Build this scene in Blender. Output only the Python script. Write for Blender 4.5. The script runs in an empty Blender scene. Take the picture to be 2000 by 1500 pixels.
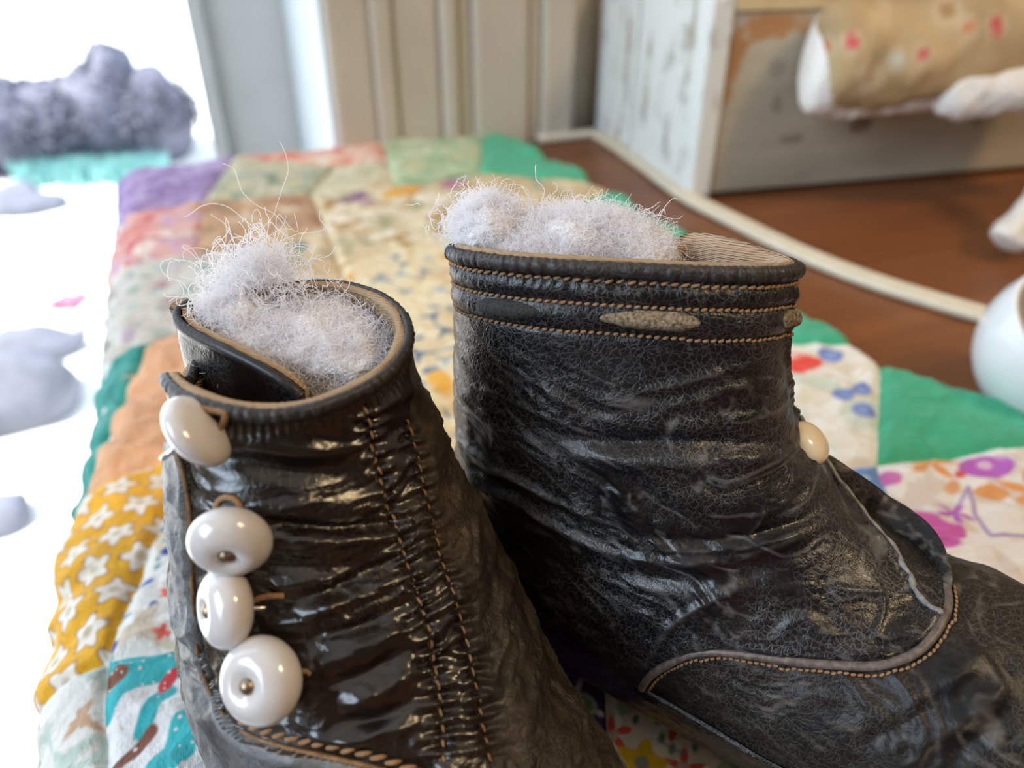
import bpy, bmesh, math, random
import numpy as np
from mathutils import Vector
from mathutils.bvhtree import BVHTree
C = bpy.context.scene.collection
random.seed(7); RNG = np.random.default_rng(7)
CM = 0.01
# ------------------------------------------------------------------ camera, world, sun, exposure
FPX = 1500.0; PITCH = math.radians(32); YAW = math.radians(22); HC = 13.3      # centimetres above the quilt
FWD = np.array([math.sin(YAW)*math.cos(PITCH), math.cos(YAW)*math.cos(PITCH), -math.sin(PITCH)])
RT = np.array([math.cos(YAW), -math.sin(YAW), 0.0]); UP = np.cross(RT, FWD); CAM = np.array([0, 0, HC])
cd = bpy.data.cameras.new('camera'); cam = bpy.data.objects.new('camera', cd); C.objects.link(cam)
cam.location = (0, 0, HC*CM); cam.rotation_euler = (math.pi/2-PITCH, 0, -YAW)
cd.sensor_width = 36; cd.lens = 27; cd.clip_start = 0.004; cd.clip_end = 200
cd.dof.use_dof = True; cd.dof.focus_distance = 0.119; cd.dof.aperture_fstop = 13.5
sc = bpy.context.scene; sc.camera = cam
sc.view_settings.view_transform = 'Standard'; sc.view_settings.look = 'None'
sc.view_settings.gamma = 1; sc.view_settings.use_curve_mapping = False
sc.view_settings.exposure = 0.72
w = bpy.data.worlds.new('sky'); sc.world = w; w.use_nodes = True
bg = w.node_tree.nodes['Background']; bg.inputs[0].default_value = (.70, .84, 1, 1); bg.inputs[1].default_value = 1.6
sl = bpy.data.lights.new('sun', 'SUN'); sl.energy = 9.0; sl.angle = .009; sl.color = (1, .95, .86)
sun = bpy.data.objects.new('sun', sl); C.objects.link(sun)
sun.rotation_euler = Vector((.55, .07, -.80)).to_track_quat('-Z', 'Y').to_euler()
def area_lamp(name, loc, target, size, size_y, energy, color):
    l = bpy.data.lights.new(name, 'AREA'); l.shape = 'RECTANGLE'; l.size = size; l.size_y = size_y
    l.energy = energy; l.color = color
    o = bpy.data.objects.new(name, l); C.objects.link(o); o.location = loc
    o.rotation_euler = (Vector(target)-Vector(loc)).to_track_quat('-Z', 'Y').to_euler()
    return o
ceiling_light = area_lamp('ceiling_light', (.80, -.70, 1.40), (.05, .1, 0), .34, .34, 8, (1, .72, .40))
side_fill_light = area_lamp('side_fill_light', (-1.33, -.10, .55), (0, .1, .05), 1.0, 1.1, 22, (.66, .82, 1))  # cool fill added inside the solid left wall, for sheen on the leather
sc.cycles.max_bounces = 8; sc.cycles.transparent_max_bounces = 16; sc.cycles.sample_clamp_indirect = 6

# ------------------------------------------------------------------ helpers
def ray(px, py): return FWD + RT*((px-1000)/FPX) - UP*((py-750)/FPX)
def on_z(px, py, z): d = ray(px, py); return CAM + d*((z-HC)/d[2])
def on_y(px, py, y): d = ray(px, py); return CAM + d*(y/d[1])
def at_dist(px, py, t): return CAM + ray(px, py)*t
def proj(p):
    v = np.asarray(p, float)-CAM; z = v@FWD
    return 1000+FPX*(v@RT)/z, 750-FPX*(v@UP)/z
def sm(a, b, x): t = np.clip((x-a)/(b-a), 0, 1); return t*t*(3-2*t)
def _hash(i, j, k, seed):
    h = (i*374761393 + j*668265263 + k*2147483647*3 + seed*1274126177) & 0xffffffff
    h = ((h ^ (h >> 13))*1274126177) & 0xffffffff
    return ((h ^ (h >> 16)) & 0xffffff)/float(0xffffff)
def vnoise(p, seed=0):
    p = np.asarray(p, float); i = np.floor(p).astype(np.int64); f = p-i; f = f*f*(3-2*f); r = 0
    for a in (0, 1):
        for b in (0, 1):
            for c in (0, 1):
                wgt = (f[..., 0] if a else 1-f[..., 0])*(f[..., 1] if b else 1-f[..., 1])*(f[..., 2] if c else 1-f[..., 2])
                r = r + wgt*_hash(i[..., 0]+a, i[..., 1]+b, i[..., 2]+c, seed)
    return r*2-1
def fbm(p, seed=0, octv=3):
    r = 0; a = 1.0; p = np.asarray(p, float)
    for o in range(octv): r = r+a*vnoise(p*(2**o)+o*17.3, seed+o); a *= .5
    return r
def ridged(p, seed=0, octv=3):
    r = 0; a = 1.0; p = np.asarray(p, float)
    for o in range(octv): r = r+a*(1-2*np.abs(vnoise(p*(2**o)+o*9.1, seed+o))); a *= .5
    return r

def mesh_obj(name, verts, faces, mat=None, parent=None, smooth=True, col=None, uv=None, origin=None):
    """verts in centimetres, world space (or relative to origin); one mesh object"""
    v = np.asarray(verts, float)*CM
    loc = np.zeros(3)
    if parent is not None: v = v-np.array(parent.location)
    elif origin is not None: loc = np.asarray(origin, float)*CM; v = v-loc
    me = bpy.data.meshes.new(name); me.from_pydata(v.tolist(), [], [list(map(int, f)) for f in faces]); me.update()
    if smooth: me.polygons.foreach_set('use_smooth', [True]*len(me.polygons))
    if col is not None:
        ca = me.color_attributes.new('Col', 'FLOAT_COLOR', 'POINT')
        c4 = np.ones((len(v), 4)); c4[:, :3] = col; ca.data.foreach_set('color', c4.ravel())
    if uv is not None:
        ul = me.uv_layers.new(name='UVMap'); li = np.zeros(len(me.loops), np.int32); me.loops.foreach_get('vertex_index', li)
        ul.data.foreach_set('uv', np.asarray(uv, float)[li].ravel())
    if mat: me.materials.append(mat)
    o = bpy.data.objects.new(name, me); C.objects.link(o); o.location = loc
    if parent is not None: o.parent = parent
    return o
def empty(name, loc, label, cat, group=None):
    o = bpy.data.objects.new(name, None); C.objects.link(o); o.location = np.asarray(loc, float)*CM
    o.empty_display_size = .01
    tag(o, label, cat, group); return o
def tag(o, label, cat, group=None):
    o['label'] = label; o['category'] = cat
    if group: o['group'] = group
    return o
def structure(o, label=None):
    o['kind'] = 'structure'
    if label: o['label'] = label
    return o
def grid_faces(n, m, wrap=False, flip=False):
    f = []
    mm = m if wrap else m-1
    i, j = np.meshgrid(np.arange(n-1), np.arange(mm), indexing='ij'); j2 = (j+1) % m
    q = np.stack([i*m+j, i*m+j2, (i+1)*m+j2, (i+1)*m+j], -1).reshape(-1, 4)
    return q[:, ::-1] if flip else q
def box(x0, x1, y0, y1, z0, z1):
    v = [(x, y, z) for x in (x0, x1) for y in (y0, y1) for z in (z0, z1)]
    f = [(0, 1, 3, 2), (4, 6, 7, 5), (0, 4, 5, 1), (2, 3, 7, 6), (0, 2, 6, 4), (1, 5, 7, 3)]
    return v, f
class MB:
    def __init__(s): s.v = []; s.f = []
    def add(s, v, f):
        n = len(s.v); s.v += [tuple(map(float, a)) for a in v]; s.f += [tuple(int(i)+n for i in q) for q in f]; return s
    def box(s, *a): return s.add(*box(*a))
    def obj(s, name, mat, parent=None, smooth=False, **k): return mesh_obj(name, s.v, s.f, mat, parent, smooth, **k)
def bevel(o, wd, seg=2):
    m = o.modifiers.new('bevel', 'BEVEL'); m.width = wd*CM; m.segments = seg; m.limit_method = 'ANGLE'; return o
def resample(P, step):
    P = np.asarray(P, float); d = np.r_[0, np.cumsum(np.linalg.norm(np.diff(P, axis=0), axis=1))]
    n = max(2, int(round(d[-1]/step))+1); s = np.linspace(0, d[-1], n)
    return np.stack([np.interp(s, d, P[:, k]) for k in range(P.shape[1])], -1)
def spline(P, n):
    P = np.asarray(P, float); m = len(P); t = np.linspace(0, m-1, n); i = np.clip(t.astype(int), 0, m-2); f = (t-i)[:, None]
    g = lambda k: P[np.clip(k, 0, m-1)]
    p0, p1, p2, p3 = g(i-1), g(i), g(i+1), g(i+2)
    return .5*(2*p1+(p2-p0)*f+(2*p0-5*p1+4*p2-p3)*f*f+(3*p1-p0-3*p2+p3)*f**3)
def tube(P, r, n=8, closed=False, up=(0, 0, 1), ry=None, caps=True):
    P = np.asarray(P, float); m = len(P); r = np.broadcast_to(r, (m,)); ry = r if ry is None else np.broadcast_to(ry, (m,))
    T = (np.roll(P, -1, 0)-np.roll(P, 1, 0)) if closed else np.gradient(P, axis=0)
    T /= np.linalg.norm(T, axis=1)[:, None]+1e-9
    U = np.broadcast_to(np.asarray(up, float), (m, 3))
    N = np.cross(T, U); N /= np.linalg.norm(N, axis=1)[:, None]+1e-9; B = np.cross(N, T)
    a = np.linspace(0, 2*np.pi, n, endpoint=False)
    V = P[:, None]+N[:, None]*(np.cos(a)[None, :, None]*r[:, None, None])+B[:, None]*(np.sin(a)[None, :, None]*ry[:, None, None])
    f = []
    for i in range(m if closed else m-1):
        for j in range(n):
            f.append((i*n+j, i*n+(j+1) % n, ((i+1) % m)*n+(j+1) % n, ((i+1) % m)*n+j))
    V = V.reshape(-1, 3)
    if not closed and caps: f += [tuple(range(n))[::-1], tuple((m-1)*n+k for k in range(n))]
    return V, f
def ellipsoid(c, ax, n=24, m=14, prof=None):
    """c centre, ax three axis vectors (third = pole); prof(t)->(radius,height) for t in 0..1 pole to pole"""
    V = []; t = np.linspace(0, 1, m)
    for k in t:
        rr, hh = prof(k) if prof else (math.sin(math.pi*k), math.cos(math.pi*k))
        for a in np.linspace(0, 2*np.pi, n, endpoint=False):
            V.append(np.asarray(c)+ax[0]*rr*math.cos(a)+ax[1]*rr*math.sin(a)+ax[2]*hh)
    return np.array(V), grid_faces(m, n, True, True)

# ------------------------------------------------------------------ materials
class NT:
    def __init__(s, name):
        s.m = bpy.data.materials.new(name); s.m.use_nodes = True; s.t = s.m.node_tree; s.p = s.t.nodes['Principled BSDF']
    def n(s, typ, **k):
        nd = s.t.nodes.new(typ)
        for a, b in k.items():
            if a.startswith('_'): setattr(nd, a[1:], b)
            else: nd.inputs[a.replace('__', ' ')].default_value = b
        return nd
    def l(s, a, b): s.t.links.new(a, b)
    def coord(s, scale=100, kind='Object', vec=None):
        tc = s.n('ShaderNodeTexCoord'); mp = s.n('ShaderNodeMapping'); s.l(tc.outputs[kind], mp.inputs[0])
        mp.inputs['Scale'].default_value = vec or (scale,)*3; return mp.outputs[0]
    def noise(s, co, scale, detail=4, rough=.55, dist=0):
        nd = s.n('ShaderNodeTexNoise', Scale=scale, Detail=detail, Roughness=rough, Distortion=dist); s.l(co, nd.inputs['Vector']); return nd
    def ramp(s, fac, stops, interp='LINEAR'):
        nd = s.n('ShaderNodeValToRGB'); cr = nd.color_ramp; cr.interpolation = interp
        while len(cr.elements) < len(stops): cr.elements.new(.5)
        for e, (p, c) in zip(cr.elements, stops): e.position = p; e.color = (*c, 1) if len(c) == 3 else c
        s.l(fac, nd.inputs[0]); return nd.outputs[0]
    def mix(s, fac, a, b, blend='MIX'):
        nd = s.n('ShaderNodeMix', _data_type='RGBA', _blend_type=blend)
        for sock, val in ((nd.inputs[0], fac), (nd.inputs[6], a), (nd.inputs[7], b)):
            if isinstance(val, bpy.types.NodeSocket): s.l(val, sock)
            else: sock.default_value = val if isinstance(val, float) else (*val, 1)
        return nd.outputs[2]
    def math(s, op, a, b=None, c=None, clamp=False):
        nd = s.n('ShaderNodeMath', _operation=op, _use_clamp=clamp)
        for k, val in enumerate((a, b, c)):
            if val is None: continue
            if isinstance(val, bpy.types.NodeSocket): s.l(val, nd.inputs[k])
            else: nd.inputs[k].default_value = val
        return nd.outputs[0]
    def bump(s, h, dist, strength=1.0, prev=None):
        b = s.n('ShaderNodeBump', Strength=strength, Distance=dist); s.l(h, b.inputs['Height'])
        if prev is not None: s.l(prev, b.inputs['Normal'])
        return b.outputs[0]
    def out(s, col=None, rough=None, normal=None, **k):
        for sock, val in (('Base Color', col), ('Roughness', rough)):
            if val is None: continue
            if isinstance(val, bpy.types.NodeSocket): s.l(val, s.p.inputs[sock])
            else: s.p.inputs[sock].default_value = (*val, 1) if sock == 'Base Color' else val
        if normal is not None: s.l(normal, s.p.inputs['Normal'])
        for a, b in k.items(): s.p.inputs[a.replace('__', ' ')].default_value = b
        return s.m
def simple(name, col, rough=.6, nscale=3, var=.12, bump=.0, metal=0.0, **k):
    s = NT(name); co = s.coord(100); nz = s.noise(co, nscale)
    c = s.ramp(nz.outputs[0], [(.3, tuple(x*(1-var) for x in col)), (.7, tuple(min(1, x*(1+var)) for x in col))])
    nm = s.bump(nz.outputs[0], bump*CM) if bump else None
    return s.out(c, rough, nm, Metallic=metal, **k)

def leather(name, base, worn, crack, cell, rough=.34, crack_amt=.8, worn_amt=.5, bumpd=.012, coat=.25, worn_scale=.35, spec=.35):
    s = NT(name); co = s.coord(100)
    dn = s.noise(co, 3.4, 4); 
    off = s.n('ShaderNodeVectorMath', _operation='SCALE'); s.l(dn.outputs['Color'], off.inputs[0]); off.inputs['Scale'].default_value = .30
    ad = s.n('ShaderNodeVectorMath', _operation='ADD'); s.l(co, ad.inputs[0]); s.l(off.outputs[0], ad.inputs[1]); cv = ad.outputs[0]
    def vor(sc_):
        v = s.n('ShaderNodeTexVoronoi', _feature='DISTANCE_TO_EDGE', Scale=sc_); s.l(cv, v.inputs['Vector']); return v.outputs['Distance']
    v1, v2 = vor(1/cell), vor(2.7/cell)
    c1 = s.ramp(v1, [(0, (1, 1, 1)), (.075, (0, 0, 0))]); c2 = s.ramp(v2, [(0, (1, 1, 1)), (.14, (0, 0, 0))])
    patch = s.ramp(s.noise(co, .55, 3).outputs[0], [(.38, (0, 0, 0)), (.62, (1, 1, 1))])
    fine = s.noise(co, 14, 5, .7)
    crk = s.math('MULTIPLY', s.math('ADD', s.math('MULTIPLY', c1, .75), s.math('MULTIPLY', c2, .20)), patch, clamp=True)
    wn = s.noise(co, worn_scale, 5, .65)
    wm = s.math('MULTIPLY', s.ramp(wn.outputs[0], [(.42, (0, 0, 0)), (.68, (1, 1, 1))]), worn_amt)
    speck = s.math('MULTIPLY', s.ramp(fine.outputs[0], [(.55, (0, 0, 0)), (.75, (1, 1, 1))]), .35)
    col = s.mix(wm, base, worn)
    col = s.mix(s.math('MULTIPLY', speck, wm), col, crack)
    col = s.mix(s.math('MULTIPLY', crk, crack_amt), col, crack)
    ed = s.n('ShaderNodeAttribute', _attribute_name='Wear'); wearc = s.math('MULTIPLY', ed.outputs['Fac'], .8)
    col = s.mix(s.math('MULTIPLY', wearc, s.math('ADD', .35, s.math('MULTIPLY', fine.outputs[0], 1.0)), clamp=True), col, crack)
    h = s.math('ADD', s.math('MULTIPLY', s.math('MINIMUM', v1, .22), 2.2), s.math('MULTIPLY', s.math('MINIMUM', v2, .3), .7))
    h = s.math('ADD', h, s.math('MULTIPLY', fine.outputs[0], .35))
    h = s.math('MULTIPLY', h, s.math('ADD', .35, s.math('MULTIPLY', patch, .65)))
    nm = s.bump(h, bumpd*CM)
    rg = s.math('ADD', rough, s.math('ADD', s.math('MULTIPLY', wm, .22), s.math('MULTIPLY', crk, .25)))
    s.p.inputs['Coat Weight'].default_value = coat; s.p.inputs['Coat Roughness'].default_value = .22
    s.p.inputs['Specular IOR Level'].default_value = spec
    return s.out(col, rg, nm)
M = {}
M['leather2'] = leather('black_cracked_leather', (.0035, .0035, .0045), (.012, .008, .008), (.17, .16, .155), .105, .25, .62, .5, .009, .08, spec=.42)
M['leather2_vamp'] = leather('worn_brown_black_leather', (.006, .0055, .006), (.022, .015, .010), (.17, .14, .11), .10, .40, .5, .55, .009, .05, spec=.30)
M['leather1'] = leather('glossy_brown_black_leather', (.006, .004, .0035), (.022, .013, .008), (.12, .08, .05), .13, .17, .18, .6, .007, .5, spec=.45)
M['leather1_side'] = leather('matte_brown_leather', (.012, .009, .007), (.035, .024, .015), (.14, .105, .07), .12, .42, .35, .8, .012, .05, spec=.35)
M['leather_grey'] = leather('grey_frayed_leather', (.04, .043, .048), (.12, .125, .13), (.36, .36, .36), .10, .42, .5, .9, .012, .1)
M['brown_edge'] = simple('raw_leather_edge', (.22, .12, .05), .75, 12, .4, .01)
M['sole'] = simple('brown_sole_leather', (.20, .10, .045), .7, 6, .4, .02)
M['thread'] = simple('tan_thread', (.27, .15, .07), .8, 30, .3)
M['piping'] = simple('worn_piping', (.13, .10, .085), .45, 10, .5, .006)
M['welt'] = simple('pale_worn_welt', (.20, .19, .175), .5, 12, .5, .006)
M['binding'] = leather('rim_binding', (.008, .008, .010), (.03, .022, .018), (.15, .13, .11), .10, .4, .5, .5, .010, .1)
M['tape'] = simple('woven_tape', (.20, .15, .095), .9, 20, .85, .03)
M['tape_dark'] = simple('dark_woven_tape', (.028, .026, .025), .9, 26, .7, .02)
def canvas(name, c, sc_=22):
    s = NT(name); co = s.coord(100)
    w1 = s.n('ShaderNodeTexWave', Scale=sc_*.32, Distortion=.8, _bands_direction='DIAGONAL'); s.l(co, w1.inputs[0])
    w2 = s.n('ShaderNodeTexWave', Scale=sc_*.32, Distortion=.8, _bands_direction='Z'); s.l(co, w2.inputs[0])
    h = s.math('MULTIPLY', w1.outputs['Fac'], w2.outputs['Fac']); nz = s.noise(co, 2.5, 5)
    col = s.mix(h, tuple(x*.62 for x in c), c); col = s.mix(s.math('MULTIPLY', nz.outputs[0], .6), col, tuple(x*.7 for x in c))
    return s.out(col, .9, s.bump(h, .02*CM))
M['lining'] = canvas('tan_canvas_lining', (.50, .34, .20))
M['lining_pale'] = canvas('pale_canvas_lining', (.82, .55, .35), 30)
M['porcelain'] = simple('white_button_porcelain', (.58, .555, .55), .16, 1.5, .05, Coat__Weight=.5)
M['cream_button'] = simple('cream_button_porcelain', (.78, .64, .44), .2, 2, .06, Coat__Weight=.4)
M['ceramic'] = simple('white_glazed_ceramic', (.82, .82, .83), .14, 1.2, .03, Coat__Weight=.4)
M['ceramic_in'] = simple('cream_glazed_ceramic', (.70, .63, .56), .2, 1.2, .03)
M['brass'] = simple('tarnished_metal', (.30, .22, .15), .38, 14, .4, .004, 1.0)
M['steel'] = simple('dull_steel_wire', (.50, .50, .50), .3, 10, .2, 0, 1.0)
M['cotton'] = simple('cotton_core', (.74, .72, .74), 1.0, 9, .06, .10)
def cotton_fibre():
    s = NT('cotton_fibre'); t = s.t
    d = s.n('ShaderNodeBsdfDiffuse'); d.inputs[0].default_value = (.90, .88, .90, 1)
    r = s.n('ShaderNodeBsdfTranslucent'); r.inputs[0].default_value = (.90, .88, .90, 1)
    mx = s.n('ShaderNodeMixShader'); mx.inputs[0].default_value = .45
    s.l(d.outputs[0], mx.inputs[1]); s.l(r.outputs[0], mx.inputs[2]); s.l(mx.outputs[0], t.nodes['Material Output'].inputs[0]); return s.m
M['fibre'] = cotton_fibre()
def quilt_cloth():
    s = NT('printed_cotton_patch'); at = s.n('ShaderNodeVertexColor', _layer_name='Col')
    co = s.coord(1, 'UV')
    w1 = s.n('ShaderNodeTexWave', Scale=8.2, Distortion=.4, _bands_direction='X'); s.l(co, w1.inputs[0])
    w2 = s.n('ShaderNodeTexWave', Scale=8.2, Distortion=.4, _bands_direction='Y'); s.l(co, w2.inputs[0])
    h = s.math('ADD', s.math('MULTIPLY', w1.outputs['Fac'], .5), s.math('MULTIPLY', w2.outputs['Fac'], .5))
    nz = s.noise(co, 1.1, 5, .6)
    k = s.math('ADD', .80, s.math('ADD', s.math('MULTIPLY', h, .18), s.math('MULTIPLY', nz.outputs[0], .12)))
    mul = s.n('ShaderNodeVectorMath', _operation='SCALE'); s.l(at.outputs[0], mul.inputs[0]); s.l(k, mul.inputs['Scale'])
    nb = s.bump(s.noise(co, 3.2, 4, .6).outputs[0], .10*CM)
    return s.out(mul.outputs[0], .92, s.bump(h, .010*CM, .8, nb), Sheen__Weight=.15)
M['patch'] = quilt_cloth()
M['backing'] = simple('white_backing_cloth', (.72, .70, .66), .95, 4, .08, .02)
def wood(name, c1, c2, sc_=.35, rough=.45, axis=(1, .08, 1)):
    s = NT(name); co = s.coord(100, 'Object', (100*axis[0], 100*axis[1], 100*axis[2]))
    nz = s.noise(co, sc_, 7, .62, 1.2); n2 = s.noise(co, sc_*7, 4, .6)
    c = s.ramp(nz.outputs[0], [(.25, c1), (.5, tuple((a+b)/2 for a, b in zip(c1, c2))), (.75, c2)])
    c = s.mix(s.math('MULTIPLY', n2.outputs[0], .5), c, tuple(x*.6 for x in c1))
    return s.out(c, rough, s.bump(n2.outputs[0], .015*CM))
M['table'] = wood('reddish_brown_wood', (.13, .040, .012), (.33, .115, .032), .25, .42, (.06, 1, 1))
M['table_leg'] = wood('dark_brown_wood', (.09, .03, .01), (.2, .07, .02), .3, .5, (1, 1, .1))
M['floor'] = wood('floor_boards', (.16, .09, .045), (.28, .16, .08), .1, .5, (.08, 1, 1))
M['wall'] = simple('cream_wall_paint', (.56, .50, .40), .75, .15, .04)
M['wall_brown'] = simple('dimmed_brown_wall', (.14, .10, .07), .6, .2, .1)  # brown chosen for the unseen wall to darken reflections in the leather
M['ceiling'] = simple('white_ceiling_paint', (.78, .75, .70), .8, .1, .03)
M['trim'] = simple('ivory_trim_paint', (.50, .44, .37), .42, .2, .05)
M['reveal'] = simple('daylit_reveal_tint', (.60, .65, .68), .5, .3, .04)  # window daylight put into the colour as blue-white
M['frame'] = simple('grey_white_frame_paint', (.66, .66, .63), .45, .3, .05)
def chippy(name, paint, bare, vert=True, holes=0.55, stain=None):
    s = NT(name); co = s.coord(100, 'Object', (100, 100, 14) if vert else (14, 14, 100)); co2 = s.coord(100)
    nz = s.noise(co, .9, 6, .7); n2 = s.noise(co2, .42, 5, .65); n3 = s.noise(co2, 3, 4)
    msk = s.ramp(s.math('ADD', s.math('MULTIPLY', nz.outputs[0], .55), s.math('MULTIPLY', n2.outputs[0], .45)), [(holes-.035, (0, 0, 0)), (holes+.05, (1, 1, 1))])
    c = s.mix(s.math('MULTIPLY', n3.outputs[0], .35), paint, tuple(x*.8 for x in paint))
    c = s.mix(msk, c, bare)
    if stain:
        c = s.mix(s.ramp(s.noise(co2, .16, 3).outputs[0], [(.56, (0, 0, 0)), (.66, (1, 1, 1))]), c, stain)
    return s.out(c, .8, s.bump(msk, -.03*CM))
M['chippy'] = chippy('chipped_white_paint', (.74, .74, .71), (.36, .31, .25), True, .56)
M['chippy_side'] = chippy('worn_beige_paint', (.47, .415, .32), (.34, .28, .20), False, .56)
M['bare_wood'] = wood('bare_orange_wood', (.33, .13, .035), (.48, .22, .07), .4, .7)
M['rim_wood'] = wood('pale_yellow_wood', (.62, .46, .24), (.78, .62, .38), .4, .7)
M['cord'] = simple('cream_plastic_cord', (.66, .58, .44), .42, 2, .06)
def glass():
    s = NT('window_glass'); t = s.t
    tr = s.n('ShaderNodeBsdfTransparent'); gl = s.n('ShaderNodeBsdfGlossy', Roughness=.02); lw = s.n('ShaderNodeLayerWeight', Blend=.5)
    fr = s.math('ADD', .03, s.math('MULTIPLY', s.math('POWER', lw.outputs['Facing'], 5.0), .9))
    mx = s.n('ShaderNodeMixShader'); s.l(fr, mx.inputs[0]); s.l(tr.outputs[0], mx.inputs[1]); s.l(gl.outputs[0], mx.inputs[2])
    s.l(mx.outputs[0], t.nodes['Material Output'].inputs[0]); return s.m
M['glass'] = glass()
M['snow'] = simple('pale_sunlit_gravel', (.80, .79, .76), .9, .02, .06, .3)
M['hedge'] = simple('dark_blue_green_leaves', (.095, .10, .145), .7, .5, .5)
M['teal_grass'] = simple('pale_teal_grass', (.22, .46, .46), .9, .3, .4)
M['stone'] = simple('blue_grey_stone_and_shadow', (.13, .14, .18), .9, .1, .3, .4)  # also the dark tone of ground shadows modelled as stones
M['petal'] = simple('pink_petals', (.75, .12, .20), .7, .6, .2)
M['stem'] = simple('grey_green_stem', (.2, .26, .2), .8, .6, .2)
def doll_cloth():
    s = NT('tan_corduroy'); at = s.n('ShaderNodeVertexColor', _layer_name='Col'); co = s.coord(1, 'UV')
    w1 = s.n('ShaderNodeTexWave', Scale=2.4, Distortion=.5, _bands_direction='Y'); s.l(co, w1.inputs[0]); nz = s.noise(co, .5, 5)
    k = s.math('ADD', .62, s.math('ADD', s.math('MULTIPLY', w1.outputs['Fac'], .35), s.math('MULTIPLY', nz.outputs[0], .22)))
    mul = s.n('ShaderNodeVectorMath', _operation='SCALE'); s.l(at.outputs[0], mul.inputs[0]); s.l(k, mul.inputs['Scale'])
    return s.out(mul.outputs[0], .95, s.bump(w1.outputs['Fac'], .03*CM))
M['corduroy'] = doll_cloth()
def eyelet():
    s = NT('white_eyelet_cloth'); co = s.coord(100); v = s.n('ShaderNodeTexVoronoi', Scale=4.5); s.l(co, v.inputs['Vector'])
    c = s.ramp(v.outputs['Distance'], [(.12, (.52, .47, .42)), (.3, (.80, .76, .71))])
    return s.out(c, .95, s.bump(v.outputs['Distance'], .05*CM))
M['eyelet'] = eyelet()
M['doll_foot'] = simple('white_bisque', (.72, .68, .62), .35, 2, .06)

# ------------------------------------------------------------------ setting (centimetres; x along the back wall, y into the depth)
ZT = -0.9                       # table top; the quilt surface lies at 0
WY, GY = 52.8, 70.0             # inner wall plane, glass plane
FL = -84.0
def wall(name, *b, mat='wall'): return structure(MB().box(*b).obj(name, M[mat]))
wall('floor', -140, 160, -180, 73, FL-4, FL, mat='floor')
wall('ceiling', -146, 166, -186, 73, 165, 170, mat='ceiling')
wall('wall_left', -146, -140, -186, 73, FL, 165)
wall('wall_right', 160, 166, -186, 73, FL, 165)
wall('wall_front', -140, 160, -186, -180, FL, 165, mat='wall_brown')
structure(MB().box(8.5, 160, WY, 73, FL, 165).box(-140, -112, WY, 73, FL, 165).box(-112, 8.5, WY, 73, 150, 165).box(-112, 8.5, WY, 73, FL, FL+3).obj('wall_back', M['wall']))
# casing beside the reveal: a row of upright mouldings of different depth
def upright(n, x0, x1, d, mat='trim'):
    o = structure(MB().box(x0, x1, WY-d, WY+.05, FL, 165).obj('trim_%d' % n, M[mat])); bevel(o, .35, 3); return o
upright(1, 8.5, 11.2, 1.9); upright(2, 11.2, 12.6, 2.15); upright(3, 12.6, 15.6, 1.9); upright(4, 15.6, 16.7, 2.5)
upright(5, 16.7, 17.7, 2.1); upright(6, 17.7, 21.6, 2.5); upright(7, 21.6, 22.6, 2.15); upright(8, 22.6, 25.0, 2.55)
structure(MB().box(8.25, 8.55, WY-1.4, GY-1.0, FL+3, 150).obj('trim_9', M['reveal']))  # thin strip added over the reveal to carry its painted daylight
# window: deep reveal, painted frame, glass
fr = structure(MB().box(2.3, 8.5, GY-.8, GY+2.6, FL+3, 150).box(-112, -105, GY-.8, GY+2.6, FL+3, 150)
               .box(-105, 2.3, GY-.8, GY+2.6, 142, 150).box(-105, 2.3, GY-.8, GY+2.6, FL+3, FL+5).obj('window_1', M['frame']))
bevel(fr, .3)
st = MB().box(1.2, 2.3, GY-1.5, GY+1.2, FL+5, 142).box(-105, -103.9, GY-1.5, GY+1.2, FL+5, 142).obj('window_stop', M['frame'], fr)
MB().box(-105, 2.3, GY+.6, GY+1.0, FL+5, 142).obj('pane', M['glass'], fr)
# outside ground
n = 60; gx = np.linspace(-900, 500, n); gy = np.linspace(72, 1500, n); X, Y = np.meshgrid(gx, gy, indexing='ij')
Z = FL-16+3*fbm(np.stack([X/60, Y/60, 0*X], -1), 3)
structure(mesh_obj('ground', np.stack([X, Y, Z], -1).reshape(-1, 3), grid_faces(n, n), M['snow']))
GZ = FL-16

def gpt(px, py): return on_z(px, py, GZ)
def hedge():
    r = np.random.default_rng(12); V = []; Fc = []; mb = MB(); c0 = gpt(170, 318)
    for px, py, sx, sz in ((-60, 338, 46, 44), (30, 330, 40, 47), (125, 322, 36, 45), (215, 314, 34, 48), (252, 305, 17, 60), (310, 305, 26, 46)):
        c = gpt(px, py); v, f = ellipsoid(c+[0, 0, sz*.40], [np.array([sx*.85, 0, 0]), np.array([0, 22, 0]), np.array([0, 0, sz*.54])], 28, 16)
        v = v+np.array([1, 1, .6])*fbm(v/14, 3)[:, None]*4; mb.add(v, f)
        for k in range(1100):
            d = r.normal(size=3); d /= np.linalg.norm(d); d[2] = abs(d[2])-.15
            p = c+[0, 0, sz*.42]+d*np.array([sx, 24, sz*.58])*r.uniform(.82, 1.08); a = r.normal(size=3); a /= np.linalg.norm(a); b = np.cross(a, d); b /= np.linalg.norm(b)+1e-6
            L = r.uniform(3, 6.5); k0 = len(V); V += [p-a*L*.5, p+b*L*.22+d*.6, p+a*L*.5, p-b*L*.22+d*.6]; Fc += [(k0, k0+1, k0+2), (k0, k0+2, k0+3)]
    root = empty('hedge', c0, 'long dark hedge with one pointed top, beyond the window in full sun', 'hedge')
    mb.obj('branches', M['hedge'], root, True); f = mesh_obj('foliage', V, Fc, M['hedge'], root, False); f['kind'] = 'stuff'
hedge()
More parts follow.
